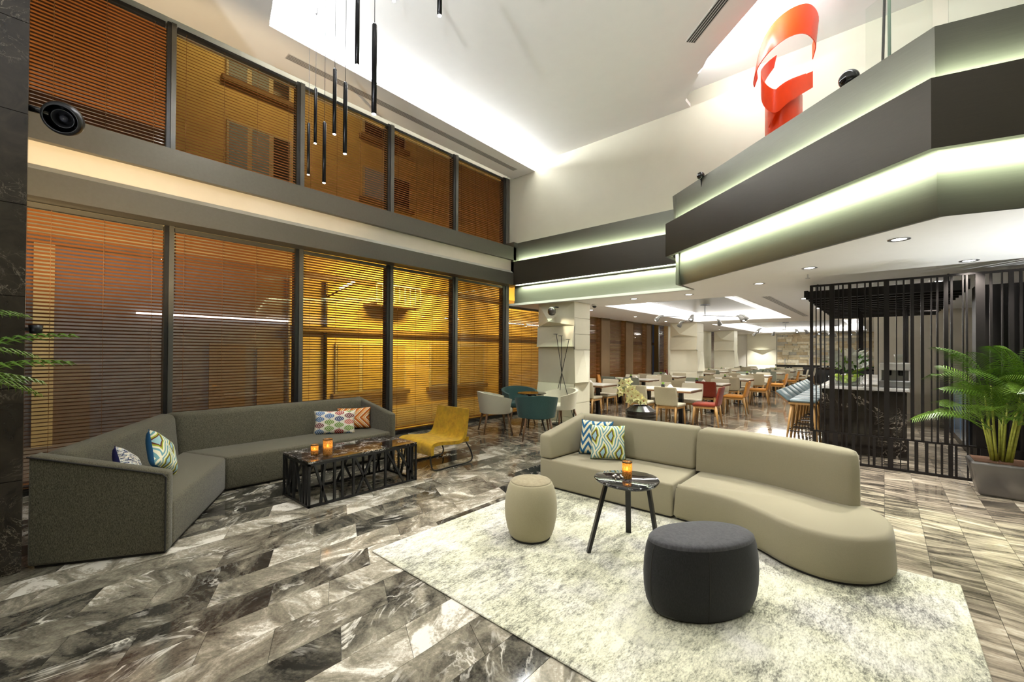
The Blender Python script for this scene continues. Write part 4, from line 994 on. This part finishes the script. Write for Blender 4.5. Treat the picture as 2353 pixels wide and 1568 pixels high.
mb.add(ring, [(i*4+k, i*4+(k+1) % 4, (i+1)*4+(k+1) % 4, (i+1)*4+k) for i in range(n-1) for k in range(4)]+[(3, 2, 1, 0), tuple((n-1)*4+k for k in range(4))])
bmx = bmesh.new(); me = mb.mesh('shell'); bmx.from_mesh(me)
bmesh.ops.bevel(bmx, geom=[e for e in bmx.edges if e.calc_face_angle(0) > 1.0], offset=.014, segments=3, affect='EDGES', clamp_overlap=True); bmx.to_mesh(me); bmx.free()
put('shell', me, mus, yc, auto=60)
put('back_gusset', MB().prism([(-.30, .20), (.30, .20), (.33, .30), (-.33, .30)], [.30]*4, [.36]*4), mus, yc)
for s_ in (-1, 1):
    X = .305*s_
    put('sled_runner', MB().tube(spline([(X, -.33, .25), (X*1.0, -.30, .06), (X, -.22, .012), (X, .0, .012), (X, .30, .012), (X, .385, .05), (X, .36, .16), (X, .24, .34)], 5), .0105, 8), 'black', yc, smooth=True)

# ------------------------------------------------------------------ tub chairs and small table
def tub(name, label, mt, loc, rz):
    t = thing(name, label, 'chair', loc, rz, 'tub chairs around the small black table')
    def wall(th0, r0, r1):
        def f(a, b):
            an = math.radians(-90-128+256*a); s = abs(a-.5)*2
            zt = .755-.125*s**1.6; z = .37+(zt-.37)*b
            r = (r0+(r1-r0)*b)
            return (r*math.cos(an)*1.02, r*math.sin(an)*.98+.02, z)
        return f
    mb = MB(); nu, nv = 33, 7
    o_ = wall(0, .265, .315); i_ = wall(0, .225, .275)
    vo = [o_(i/(nu-1), j/(nv-1)) for j in range(nv) for i in range(nu)]; vi = [i_(i/(nu-1), j/(nv-1)) for j in range(nv) for i in range(nu)]
    fs = []
    N = nu*nv
    for j in range(nv-1):
        for i in range(nu-1):
            a = j*nu+i; fs.append((a, a+1, a+nu+1, a+nu)); fs.append((N+a, N+a+nu, N+a+nu+1, N+a+1))
    for i in range(nu-1):
        a = (nv-1)*nu+i; fs.append((a, a+1, N+a+1, N+a)); fs.append((i, N+i, N+i+1, i+1))
    for j in range(nv-1):
        a = j*nu; fs.append((a, a+nu, N+a+nu, N+a)); a = j*nu+nu-1; fs.append((a, N+a, N+a+nu, a+nu))
    put('shell', mb.add(vo+vi, fs), mt, t, auto=60)
    put('seat', MB().lathe([(.16, .355), (.245, .36), (.255, .38), (.255, .43), (.235, .452), (.10, .458), (.002, .458)], 28, 0, .02), mt, t, smooth=True)
    for sx in (-1, 1):
        for sy in (-1, 1):
            put('leg', MB().tube([(sx*.17, sy*.16, .37), (sx*.225, sy*.225, 0)], [.019, .011], 8), 'wood_dark', t, smooth=True)
    t.scale = (1.19, 1.19, 1.02)
    return t
cw = weave('cream_wool', (.60, .57, .44), (.68, .65, .52), 300); tl_ = weave('teal_wool', (.030, .075, .070), (.050, .105, .098), 300)
TT = Vector((-5.10, 6.40))
for p, mt, lb in (((-5.50, 5.80), cw, 'cream tub chair with its back to the mustard chair'), ((-4.56, 5.86), tl_, 'teal tub chair with its back to the beige sofa'), ((-5.80, 6.85), tl_, 'teal tub chair closest to the window blinds'), ((-4.92, 7.10), cw, 'cream tub chair in front of the panelled pier')):
    d = TT-Vector(p); tub('tub_chair', lb, mt, (p[0], p[1], 0), math.atan2(d.y, d.x)-PI/2)
tb = thing('cafe_table', 'small round black table between the tub chairs', 'table', (TT.x, TT.y, 0))
put('table_top', MB().lathe([(.002, .70), (.26, .70), (.28, .708), (.28, .716), (.27, .722), (.002, .722)], 40), 'gloss_black', tb, smooth=False)
for k in range(3):
    a = k*2.094+.4; put('leg', MB().tube([(.06*math.cos(a), .06*math.sin(a), .70), (.27*math.cos(a), .27*math.sin(a), 0)], [.02, .014], 8), 'black', tb, smooth=True)

# three-rod floor lamp
fb = on_y(1290, 960, 7.35)
fl_ = thing('floor_lamp', 'three crossing thin black rods floor lamp before the cream pier', 'lamp', (fb.x, 7.35, 0))
zc = on_y(1291, 857, 7.35); 
for (px, py, qx) in ((1281, 769, 1302), (1290, 773, 1286), (1304, 781, 1281)):
    tpt = on_y(px, py, 7.35); bpt = on_y(qx, 905, 7.35); s_ = zc.z/(zc.z-bpt.z); bx = zc.x+(bpt.x-zc.x)*s_
    dy = (px-1291)*.004
    r = put('rod', MB().tube([(bx-fb.x, -dy, .02), (zc.x-fb.x, 0, zc.z), (tpt.x-fb.x, dy, tpt.z)], .007, 6), 'black', fl_)
    put('lamp_head', MB().lathe([(.01, 0), (.045, .003), (.048, .010), (.01, .014)], 16), 'black', r, loc=(tpt.x-fb.x-.02, dy, tpt.z))
put('base', MB().lathe([(.002, 0), (.20, 0), (.20, .012), (.19, .018), (.002, .02)], 28), 'black', fl_)
# ------------------------------------------------------------------ dining chairs and tables
FAB = {'beige': weave('linen_beige', (.43, .385, .265), (.53, .48, .345), 300), 'cream': weave('linen_cream', (.58, .54, .41), (.66, .62, .49), 300),
       'sage green': weave('linen_sage', (.22, .24, .185), (.29, .31, .245), 300), 'orange': weave('felt_orange', (.48, .20, .03), (.58, .26, .05), 200),
       'rust red': weave('felt_rust', (.17, .022, .010), (.24, .038, .016), 200)}
def chair_proto(col):
    t = thing('dining_chair', 'x', 'chair', (0, 0, 0), 0, 'dining chairs')
    f = FAB[col]
    put('seat', MB().rbox(-.225, .225, -.20, .235, .415, .475, .022, 2), f, t, auto=50)
    def bk(a, b):
        U = a*2-1; z = .44+.375*b; w = .225+.012*math.sin(b*PI*.9)
        return (U*w, -.215-.075*b+.035*(1-U*U)*-1+.03, z)
    mb = MB(); nu, nv = 9, 7
    vf = [bk(i/(nu-1), j/(nv-1)) for j in range(nv) for i in range(nu)]; N = nu*nv
    vbk = [(x*.985, y-.048, z) for x, y, z in vf]; fs = []
    for j in range(nv-1):
        for i in range(nu-1):
            a = j*nu+i; fs += [(a, a+1, a+nu+1, a+nu), (N+a, N+a+nu, N+a+nu+1, N+a+1)]
    for i in range(nu-1): a = (nv-1)*nu+i; fs += [(a, a+1, N+a+1, N+a), (i, N+i, N+i+1, i+1)]
    for j in range(nv-1): a = j*nu; b = a+nu-1; fs += [(a, a+nu, N+a+nu, N+a), (b, N+b, N+b+nu, b+nu)]
    me = mb.add(vf+vbk, fs).mesh('backrest'); bmx = bmesh.new(); bmx.from_mesh(me)
    bmesh.ops.bevel(bmx, geom=[e for e in bmx.edges if e.calc_face_angle(0) > 1.0], offset=.013, segments=2, affect='EDGES', clamp_overlap=True); bmx.to_mesh(me); bmx.free()
    put('backrest', me, f, t, auto=60)
    put('seat_frame', MB().box(-.205, .205, -.225, .215, .375, .418), 'wood', t)
    for sx in (-1, 1):
        put('leg', MB().tube([(sx*.185, .195, .40), (sx*.205, .225, 0)], [.026, .015], 6), 'wood', t, smooth=True)
        put('leg', MB().tube([(sx*.185, -.205, .44), (sx*.205, -.265, 0)], [.028, .016], 6), 'wood', t, smooth=True)
    return learn(t)
CH = {}
def chair(col, x, y, rz, label):
    if col not in CH:
        CH[col] = t = chair_proto(col); t.location = (x, y, 0); t.rotation_euler = (0, 0, rz); t['label'] = label; return
    dup(CH[col], None, (x, y, 0), rz, label)
wtop = plain('table_cream', (.70, .67, .58), .3)
def table_proto():
    t = thing('dining_table', 'x', 'table', (0, 0, 0), 0, 'dining tables')
    put('table_top', MB().box(-.68, .68, -.36, .36, .715, .735), wtop, t)
    put('edge', MB().box(-.68, .68, -.36, .36, .680, .714), 'wood_dark', t)
    for s_ in (-1, 1):
        put('pedestal', MB().box(s_*.36-.04, s_*.36+.04, -.04, .04, .012, .68), 'black', t)
        put('foot_plate', MB().box(s_*.36-.13, s_*.36+.13, -.14, .14, 0, .012), 'black', t)
    return learn(t)
TP = None
ORDN = ['first', 'second', 'third', 'fourth', 'fifth', 'sixth', 'seventh']
napk = plain('napkin_white', (.80, .78, .72), .8); dkc = plain('caddy_dark', (.02, .018, .016), .4); grn = plain('sprig_green', (.20, .36, .05), .6)
ROWS = [9.20, 11.45, 14.05, 16.85, 19.5, 22.1, 24.7]
AIS = {0: ('beige', 'beige', 'cream', 'cream', 'rust red'), 1: ('beige', 'rust red', 'sage green', 'cream', 'orange'), 2: ('beige', 'beige', 'cream', 'cream', 'orange'),
       3: ('beige', 'beige', 'sage green', 'cream', 'orange'), 4: ('sage green', 'sage green', 'sage green', 'beige', 'orange'), 5: ('sage green', 'beige', 'beige', 'cream', 'cream'), 6: ('beige', 'cream', 'beige', 'beige', 'cream')}
WIN = {0: ('beige', 'beige', 'cream', 'cream', None), 1: ('sage green', 'sage green', 'cream', 'cream', 'orange'), 2: ('beige', 'beige', 'sage green', 'beige', None),
       3: ('cream', 'sage green', 'beige', 'beige', 'rust red'), 4: ('beige', 'sage green', 'cream', 'cream', None), 5: ('beige', 'cream', 'beige', 'beige', None), 6: ('beige', 'beige', 'cream', 'cream', None)}
for r, yy in enumerate(ROWS):
    for c, (xx, cols) in enumerate(((-3.62, AIS[r]), (-5.62, WIN[r]))):
        if c == 1: yy2 = yy+(.35 if r in (1,) else 0)
        else: yy2 = yy
        if c == 1: yy2 = {3: 17.3, 4: 19.25, 5: 21.15}.get(r, yy2)
        row = ('aisle', 'window')[c]; nm = '%s %s-row table from the lounge' % (ORDN[r], row)
        if TP is None: TP = table_proto(); TP.location = (xx, yy2, 0); TP['label'] = 'cream topped dining table, '+nm
        else: dup(TP, None, (xx, yy2, 0), 0, 'cream topped dining table, '+nm)
        for k, (dx, dy, rz) in enumerate(((-.34, -.42, 0), (.34, -.42, 0), (-.34, .46, PI), (.34, .46, PI))):
            jit = .05*math.sin(r*3+k*5+c*2)
            lb = '%s dining chair, %s side %s end, %s' % (cols[k], ('lounge', 'lounge', 'buffet', 'buffet')[k], ('window', 'aisle')[k % 2], nm)
            chair(cols[k], xx+dx+jit*.4, yy2+dy+jit, rz+jit, lb)
        if c == 0:
            chair(cols[4], xx+.86, yy2+.05, PI/2+.10, '%s dining chair at the aisle end, %s' % (cols[4], nm))
        elif cols[4]:
            chair(cols[4], xx-.82, yy2+.1, -PI/2, '%s dining chair at the window end, %s' % (cols[4], nm))
        # things on the table
        tag(put('folded_napkin', MB().add([(-.07, -.05, 0), (.07, -.05, 0), (.07, .05, 0), (-.07, .05, 0), (0, -.045, .085), (0, .045, .085)], [(0, 1, 4), (2, 3, 5), (0, 4, 5, 3), (1, 2, 5, 4), (3, 2, 1, 0)]), napk, loc=(xx+.12, yy2+.02, .7355)), 'white folded napkin on the cream table, '+nm, 'napkin', 'napkins on the dining tables')
        t = thing('condiment_caddy', 'small dark condiment caddy on the cream table, '+nm, 'caddy', (xx-.05, yy2+.05, .7355), .2*r, 'caddies on the dining tables')
        put('box', MB().rbox(-.035, .035, -.03, .03, 0, .075, .006, 1), dkc, t); put('sprig', MB().add([(-.02, 0, .06), (.02, 0, .06), (.03, .01, .12), (-.03, -.01, .12), (0, .03, .11), (0, -.03, .11)], [(0, 1, 2, 3), (0, 1, 4), (0, 1, 5)]), grn, t)
        for q, px_ in ((0, -.36), (1, .38)):
            tag(put('place_mat', MB().rbox(-.17, .17, -.12, .12, 0, .004, .002, 1), whitep, loc=(xx+px_, yy2-.18, .7355)), '%s end white place mat on the %s' % (('window', 'aisle')[q], nm), 'place mat', 'place mats on the dining tables')

# ------------------------------------------------------------------ orchid vase behind the beige sofa
vd = 7.6; vp = Vector((0, 0, H))+ray(1472, 930)*vd
vt = thing('floor_vase', 'dark ribbed floor vase holding cream orchids behind the beige sofa', 'vase', (vp.x, vp.y, 0))
pf = [(.14, 0), (.20, .02)]+[(.20+.065*math.sin(PI*min(1, k/16)*.55+.25)+(.004 if k % 2 else -.002), .04+k*.029) for k in range(16)]+[(.17, .54), (.14, .56), (.12, .555), (.15, .52)]
put('body', MB().lathe(pf, 36), plain('vase_black', (.016, .013, .010), .22), vt, smooth=False)
orch = plain('orchid_cream', (.82, .76, .38), .6); orc = plain('orchid_throat', (.45, .16, .05), .6); stm = plain('orchid_stem', (.20, .30, .05), .6)
def flower_mesh(S_=1.45):
    mb = MB()
    for k in range(5):
        a = 2*PI*k/5+.3; c, s_ = math.cos(a), math.sin(a); w = .024
        mb.add([(0, 0, 0), (c*.03-s_*w, s_*.03+c*w, .010), (c*.062, s_*.062, .004), (c*.03+s_*w, s_*.03-c*w, .010)], [(0, 1, 2, 3)])
        mb.add([(0, 0, -.002), (c*.03-s_*w, s_*.03+c*w, .008), (c*.062, s_*.062, .002), (c*.03+s_*w, s_*.03-c*w, .008)], [(3, 2, 1, 0)])
    mb.v = [(x*S_, y*S_, z*S_) for x, y, z in mb.v]
    return mb.mesh('flower')
fm = flower_mesh(); fm.materials.append(orch)
tm = MB().lathe([(.002, .0), (.010, .004), (.012, .016), (.003, .024)], 8).mesh('throat'); tm.materials.append(orc)
rnd = random.Random(5)
for (ex, ey, n) in ((1416, 868, 5), (1428, 900, 7), (1442, 925, 8), (1408, 892, 4)):
    e = Vector((0, 0, H))+ray(ex, ey)*(vd-.05)-Vector((vp.x, vp.y, 0)); a = Vector((0, 0, .55)); mid = (a+e)/2+Vector((0, 0, .16))
    pts = spline([a, a+Vector((-.02, -.02, .12)), mid, e], 5)
    sp_ = put('orchid_stem', MB().tube(pts, .005, 6), stm, vt)
    for k in range(n):
        p = pts[int(len(pts)*.35)+int(k/n*len(pts)*.6)]+Vector((rnd.uniform(-.06, .06), rnd.uniform(-.06, .06), rnd.uniform(-.06, .04)))
        r = Euler((math.radians(75+rnd.uniform(-30, 30)), rnd.uniform(-.5, .5), math.radians(40+rnd.uniform(-40, 40))))
        put('flower', fm, None, sp_, loc=p, rot=r); put('flower_throat', tm, None, sp_, loc=p, rot=r)

# ------------------------------------------------------------------ bar
br = thing('bar_counter', 'dark veined marble bar behind the black slat screen', 'bar', (-.25, 8.15, 0))
for i in range(3): put('front_panel', MB().box(-.48, .49, -.004, .03, i*.32+.002, (i+1)*.32-.002), 'bar_marble', br)
put('body', MB().box(-.47, .48, .03, 5.2, 0, .965), 'bar_marble', br)
put('counter_top', MB().rbox(-.52, .52, -.04, 5.25, .966, 1.01, .005, 1), plain('pale_marble', (.62, .61, .58), .12, var=.1), br)
teal_l = plain('teal_leather', (.12, .165, .175), .28, var=.05)
def stool_proto():
    t = thing('bar_stool', 'x', 'stool', (0, 0, 0), 0, 'bar stools along the bar')
    put('seat', frustum([(-.17, -.20, .715), (.19, -.20, .715), (.19, .20, .715), (-.17, .20, .715)], [(-.17, -.20, .765), (.19, -.20, .765), (.19, .20, .765), (-.17, .20, .765)], .025, 3), teal_l, t, auto=60)
    put('backrest', frustum([(-.19, -.20, .725), (-.15, -.20, .745), (-.15, .20, .745), (-.19, .20, .725)], [(-.36, -.19, .875), (-.33, -.19, .905), (-.33, .19, .905), (-.36, .19, .875)], .012, 2), teal_l, t, auto=60)
    put('back_shell', frustum([(-.205, -.20, .705), (-.17, -.20, .715), (-.17, .20, .715), (-.205, .20, .705)], [(-.375, -.19, .862), (-.36, -.19, .875), (-.36, .19, .875), (-.375, .19, .862)], .004, 1), 'wood_dark', t)
    put('seat_frame', MB().box(-.18, .18, -.18, .18, .68, .715), 'wood', t)
    for sx in (-1, 1):
        for sy in (-1, 1): put('leg', MB().tube([(sx*.14, sy*.14, .70), (sx*.215, sy*.20, 0)], [.022, .013], 6), 'wood', t, smooth=True)
        put('foot_rest', MB().tube([(sx*.192, -.185, .25), (sx*.192, .185, .25)], .008, 6), 'black', t)
    put('foot_rest', MB().tube([(-.192, -.182, .25), (.192, -.182, .25)], .008, 6), 'black', t); put('foot_rest', MB().tube([(-.192, .182, .25), (.192, .182, .25)], .008, 6), 'black', t)
    return learn(t)
SP = stool_proto()
for k in range(8):
    lb = 'teal padded bar stool, %s from the screen end of the bar' % ['first', 'second', 'third', 'fourth', 'fifth', 'sixth', 'seventh', 'eighth'][k]
    if k == 0: SP.location = (-.99, 8.34, 0); SP['label'] = lb
    else: dup(SP, None, (-.99-.008*k, 8.34+.52*k, 0), 0, lb)
# on the bar
gp_ = plain('leaf_green', (.10, .26, .03), .5); gpl = plain('leaf_lime', (.35, .50, .06), .5); wfl = plain('petal_white', (.85, .86, .80), .6)
bp_ = thing('flower_trough', 'long trough of white orchids and lime leaves on the bar', 'flowers', (-.45, 9.15, 1.011))
put('trough', MB().rbox(-.16, .16, -.35, .35, 0, .12, .01, 1), 'gloss_black', bp_)
rnd = random.Random(11)
lm = MB().add([(0, 0, 0), (-.02, .10, .03), (0, .24, -.03), (.02, .10, .03)], [(0, 1, 2), (0, 2, 3)]).mesh('leaf'); lm2 = lm.copy(); lm.materials.append(gp_); lm2.materials.append(gpl)
wm = flower_mesh(1.3); wm.materials.append(wfl)
for k in range(46):
    a = rnd.uniform(0, 2*PI); p = (rnd.uniform(-.14, .14), rnd.uniform(-.32, .32), .14+rnd.uniform(0, .26))
    put('leaf', lm if k % 3 else lm2, None, bp_, loc=p, rot=(rnd.uniform(.1, 1.2), rnd.uniform(-.4, .4), a))
for k in range(60):
    put('flower', wm, None, bp_, loc=(rnd.uniform(-.22, .22), rnd.uniform(-.38, .38), .26+rnd.uniform(0, .28)), rot=(rnd.uniform(.6, 1.8), rnd.uniform(-.5, .5), rnd.uniform(0, 6.28)))
bw = thing('glass_bowl', 'wide clear glass bowl of green apples on the bar', 'bowl', (-.45, 8.42, 1.011))
put('bowl', MB().lathe([(.06, 0), (.15, .02), (.21, .08), (.22, .14), (.215, .14), (.20, .085), (.14, .03), (.05, .012)], 28), 'rail_glass', bw, smooth=True)
app = plain('apple_green', (.36, .50, .05), .3)
am = MB().lathe([(.004, .008), (.022, 0), (.036, .022), (.038, .042), (.026, .064), (.008, .060)], 14).mesh('apple', True); am.materials.append(app)
for k in range(14):
    a = k*2.4; r = .02+.13*((k % 7)/7)
    o = put('green_apple', am, None, loc=(-.45+r*math.cos(a), 8.42+r*math.sin(a), 1.011+.035+.05*(k//7)+.03*(r > .09))); tag(o, 'green apple in the glass bowl on the bar', 'apple', 'apples in the glass bowl')
cf = thing('coffee_machine', 'white and steel coffee machine on the bar', 'coffee machine', (.12, 8.62, 1.011))
put('body', MB().rbox(-.18, .18, -.2, .25, .0, .10, .015, 2), 'steel', cf); put('hood', MB().rbox(-.18, .18, -.2, .25, .25, .36, .02, 2), whitep, cf, auto=50)
put('side', MB().box(-.18, -.15, -.18, .25, .1, .26), whitep, cf); put('side', MB().box(.15, .18, -.18, .25, .1, .26), whitep, cf); put('back_panel', MB().box(-.15, .15, .1, .25, .1, .26), 'steel', cf)
for k in range(2): put('group_head', MB().lathe([(.03, .17), (.035, .18), (.035, .25), (.02, .25)], 14, -.07+.14*k, -.08), 'black', cf)
put('hopper', MB().lathe([(.03, .36), (.05, .38), (.06, .48), (.055, .485), (.04, .385)], 16, .05, .05), 'rail_glass', cf, smooth=True)
bt_ = thing('back_counter', 'black back bar counter with shelves opposite the bar', 'counter', (.95, 9.2, 0))
put('body', MB().box(0, .6, 0, 4.5, 0, .95), 'black', bt_); put('top', MB().box(-.02, .62, -.02, 4.52, .95, .99), 'gloss_black', bt_)
for k in range(3):
    put('fridge_door', MB().box(-.02, 0, .1+k*.75, .1+k*.75+.7, .12, .88), plain('fridge_blue', (.20, .34, .55), .15, .3) if k == 0 else bpy.data.materials['fridge_blue'], bt_)
for k, (c, nm) in enumerate((((.85, .60, .02), 'yellow'), ((.05, .12, .05), 'green'), ((.30, .10, .02), 'amber'), ((.85, .60, .02), 'gold'), ((.2, .2, .22), 'grey'))):
    t = thing('bottle', '%s bottle on the back bar counter' % nm, 'bottle', (1.15, 9.35+k*.16, .99))
    put('body', MB().lathe([(.03, 0), (.036, .01), (.036, .18), (.014, .24), (.013, .30), (.016, .30), (.016, .315), (.002, .315)], 14), plain('bottle_'+nm, c, .1), t, smooth=True)
    put('cap', MB().lathe([(.014, .315), (.014, .335), (.002, .336)], 12), 'black', t)
# black cabinet wall right of the corridor, pergola above the bar
cbn = thing('wall_cabinet', 'tall black panelled cabinet wall behind the screen and palm', 'cabinet', (.86, 7.75, 0))
for k in range(6): put('cabinet_door', MB().box(k*.72+.002, (k+1)*.72-.002, 0, .35, .05, 2.36), 'screen', cbn)
put('plinth', MB().box(0, 4.3, .03, .35, 0, .05), 'black', cbn)
pg = thing('bar_pergola', 'black slatted pergola frame hanging over the bar', 'pergola', (-.9, 7.85, 0))
for k in range(14): put('beam', MB().box(0, 1.72, k*.36, k*.36+.05, 2.33, 2.45), 'screen', pg)
put('side_beam', MB().box(-.02, .03, -.02, 4.8, 2.36, 2.46), 'screen', pg); put('side_beam', MB().box(1.67, 1.72, -.02, 4.8, 2.36, 2.46), 'screen', pg)
for yq in (.4, 2.4, 4.4): put('hanger', MB().box(.1, .12, yq, yq+.02, 2.45, 2.6), 'black', pg); put('hanger', MB().box(1.55, 1.57, yq, yq+.02, 2.45, 2.6), 'black', pg)
for k in range(7):
    yq = 9.9+k*.36
    for xq in (-.35, .3):
        put('post', MB().box(xq+.9, xq+.915, yq-7.85, yq-7.83, 1.02, 2.33), 'screen', pg)

# ------------------------------------------------------------------ black slat screen
YS = 7.38
sc_ = thing('slat_screen', 'tall black metal slat screen in front of the bar', 'screen', (0, YS, 0))
xs = [(97, 130), (157, 167), (201, 217), (246, 257), (302, 355), (393, 404), (436, 453), (498, 533), (588, 600), (668, 686), (718, 748), (808, 822), (874, 932), (1002, 1013), (1076, 1095), (1153, 1193), (1262, 1297), (1367, 1382), (1427, 1450), (1505, 1553), (1575, 1600), (1700, 1716), (1738, 1760), (1840, 1940), (1990, 2018), (2113, 2130), (2190, 2245), (2305, 2335)]
SX = [(on_y(1840+a/4.587, 665, YS).x, on_y(1840+b/4.587, 665, YS).x) for a, b in xs]
last = SX[-1][1]
rnd = random.Random(2); x = last+.05
while x < 2.6:
    w = rnd.choice((.02, .03, .06)); SX.append((x, x+w)); x += w+rnd.uniform(.04, .08)
for a, b in SX: put('slat', MB().box(a, b, -.02, .02, .42, 2.45), 'screen', sc_)
for i, (a, b) in enumerate(SX): put('lower_slat', MB().box(a+.035, b+.035, -.02, .02, .03, .40), 'screen', sc_)
put('top_rail', MB().box(SX[0][0], 2.62, -.02, .02, 2.45, 2.475), 'screen', sc_); put('bottom_rail', MB().box(SX[0][0], 2.62, -.02, .02, 0, .03), 'screen', sc_); put('middle_rail', MB().box(SX[0][0], 2.62, -.015, .015, .40, .42), 'screen', sc_)

# ------------------------------------------------------------------ palms
def frond_mesh(L, droop, n=25, lw=.0058, ll=.25):
    mb = MB(); pts = []
    for i in range(n+1):
        t = i/n; a = droop*t*t
        pts.append(Vector((L*(t-.12*droop*t*t), 0, L*(.55*t-droop*.62*t*t))))
    mb.tube(pts[::3]+[pts[-1]], [.006*(1-.8*k/(len(pts[::3]))) for k in range(len(pts[::3])+1)], 5)
    for i in range(6, n):
        t = i/n; p = pts[i]; d = (pts[min(i+1, n)]-pts[i-1]).normalized(); l = ll*math.sin(PI*(.18+.78*(t-.2)/.8))**.7
        for s_ in (-1, 1):
            o = Vector((.55*d.x, s_*.80, .55*d.z+.12)).normalized(); tip = p+o*l+Vector((0, 0, -l*.32)); mid = p+o*l*.5+Vector((0, 0, .01)); w = d*lw
            mb.add([p-w*.5, p+w*.5, mid+w, tip, mid-w], [(0, 1, 2, 4), (4, 2, 3)])
    return mb.mesh('frond')
def palm_leaf(name, c1, c2):
    m, g, b = new_mat(name); oi = g.node('ShaderNodeObjectInfo').outputs['Random']
    n = g.noise(g.obj(), 14, 2, .5); sock(b, 'Base Color', g, g.mix(g.m('MULTIPLY', g.m('ADD', oi, n), .5), (*c1, 1), (*c2, 1))); sock(b, 'Roughness', g, .38)
    return m
leafm = palm_leaf('palm_leaf', (.030, .095, .006), (.15, .26, .015)); stemm = plain('palm_cane', (.32, .34, .05), .5, var=.25, stretch=(1, 1, 6))
def palm(root, fr_mat, z0, canes, fronds, seed, size=1.0, spread=.10):
    rnd = random.Random(seed); ms = []
    for L_, dr in ((.62, .75), (.74, .9), (.55, .55), (.80, .70)):
        me = frond_mesh(L_*size, dr); me.materials.append(fr_mat); ms.append(me)
    tops = []
    for k in range(canes):
        a = rnd.uniform(0, 6.28); r = spread*math.sqrt(rnd.random()); h = rnd.uniform(.30, .85)*size
        p = Vector((r*math.cos(a), r*math.sin(a), z0)); q = Vector((p.x*2.4, p.y*2.4, z0+h))
        put('cane', MB().tube([p, (p+q)/2+Vector((0, 0, .02)), q], [.013, .010, .006], 6), stemm, root, smooth=True); tops.append(q)
    for k in range(fronds):
        q = tops[k % len(tops)]; a = 2*PI*k*.618+rnd.uniform(-.3, .3); pitch = rnd.uniform(-1.15, -.05)
        if math.sin(a) > .25: a = -a
        put('frond', ms[k % 4], None, root, loc=q-Vector((0, 0, .05)), rot=(rnd.uniform(-.2, .2), pitch, a))
pp_ = thing('potted_palm', 'leafy green palm in a grey tapered planter by the screen', 'plant', (.93, 6.86, 0))
plm = plain('planter_grey', (.16, .15, .138), .3, .5, var=.04)
put('planter', MB().rbox(-.001, .001, -.001, .001, 0, .001, .0001, 1).__class__().bm((lambda: (lambda bm: bm)(bmesh.new()))()) if False else frustum([(-.17, -.16, 0), (.17, -.16, 0), (.17, .16, 0), (-.17, .16, 0)], [(-.245, -.215, .36), (.245, -.215, .36), (.245, .215, .36), (-.245, .215, .36)], .03, 3), plm, pp_, auto=50)
put('soil', MB().box(-.205, .205, -.18, .18, .355, .368), plain('bark_mulch', (.10, .045, .02), .9, var=.5, scale=60), pp_)
palm(pp_, leafm, .365, 18, 42, 4, .98, .09)
put('water_gauge', MB().tube([(.16, -.15, .36), (.16, -.15, .43)], .011, 8), plain('gauge', (.35, .14, .09), .4), pp_)
p2 = thing('potted_palm', 'dark green palm fronds reaching in before the marble pier', 'plant', (-3.62, -.62, 0))
put('planter', frustum([(-.17, -.17, 0), (.17, -.17, 0), (.17, .17, 0), (-.17, .17, 0)], [(-.22, -.22, .45), (.22, -.22, .45), (.22, .22, .45), (-.22, .22, .45)], .03, 3), plm, p2, auto=50)
fmx = frond_mesh(.95, .8, 20, .008, .17); fmx.materials.append(leafm)
for k, (tx, ty) in enumerate(((112, 765), (96, 640), (70, 905), (105, 930), (60, 1000), (90, 860), (40, 690))):
    hub = Vector((0, 0, 1.05+.06*k)); tip = Vector((0, 0, H))+ray(tx, ty)*(2.35+.05*k)-Vector((-3.62, -.62, 0))
    put('cane', MB().tube([(.02*k-.06, .01*k, .45), hub], [.012, .007], 6), stemm, p2, smooth=True)
    d = tip-hub; o = put('frond', fmx, None, p2, loc=hub, rot=(0, -math.atan2(d.z+.28, Vector((d.x, d.y)).length)*.6+.15, math.atan2(d.y, d.x)))
    s_ = min(1.1, d.length/.86); o.scale = (s_, s_, s_)
spot('palm_spot_beam', (.3, 5.7, 2.55), (1.0, 6.9, .9), 60*K, 50, .6, WHITE, .04)
# cans for the added fill uplighters, out of view
for i, (lx, ly) in enumerate(FILL_UPL):
    t = thing('added_uplighter', ['added black fill-light can near the balcony bend', 'added black fill-light can at the reception side', 'added black fill-light can near the front wall'][i], 'uplighter', (lx, ly, 0), 0, 'added floor uplighters')
    put('can', MB().lathe([(.09, 0), (.10, .01), (.10, .32), (.09, .32), (.088, .26), (.002, .25)], 24), 'black', t, smooth=True)
    put('lens', MB().lathe([(.002, .262), (.085, .262), (.085, .268), (.002, .268)], 20), lens, t)
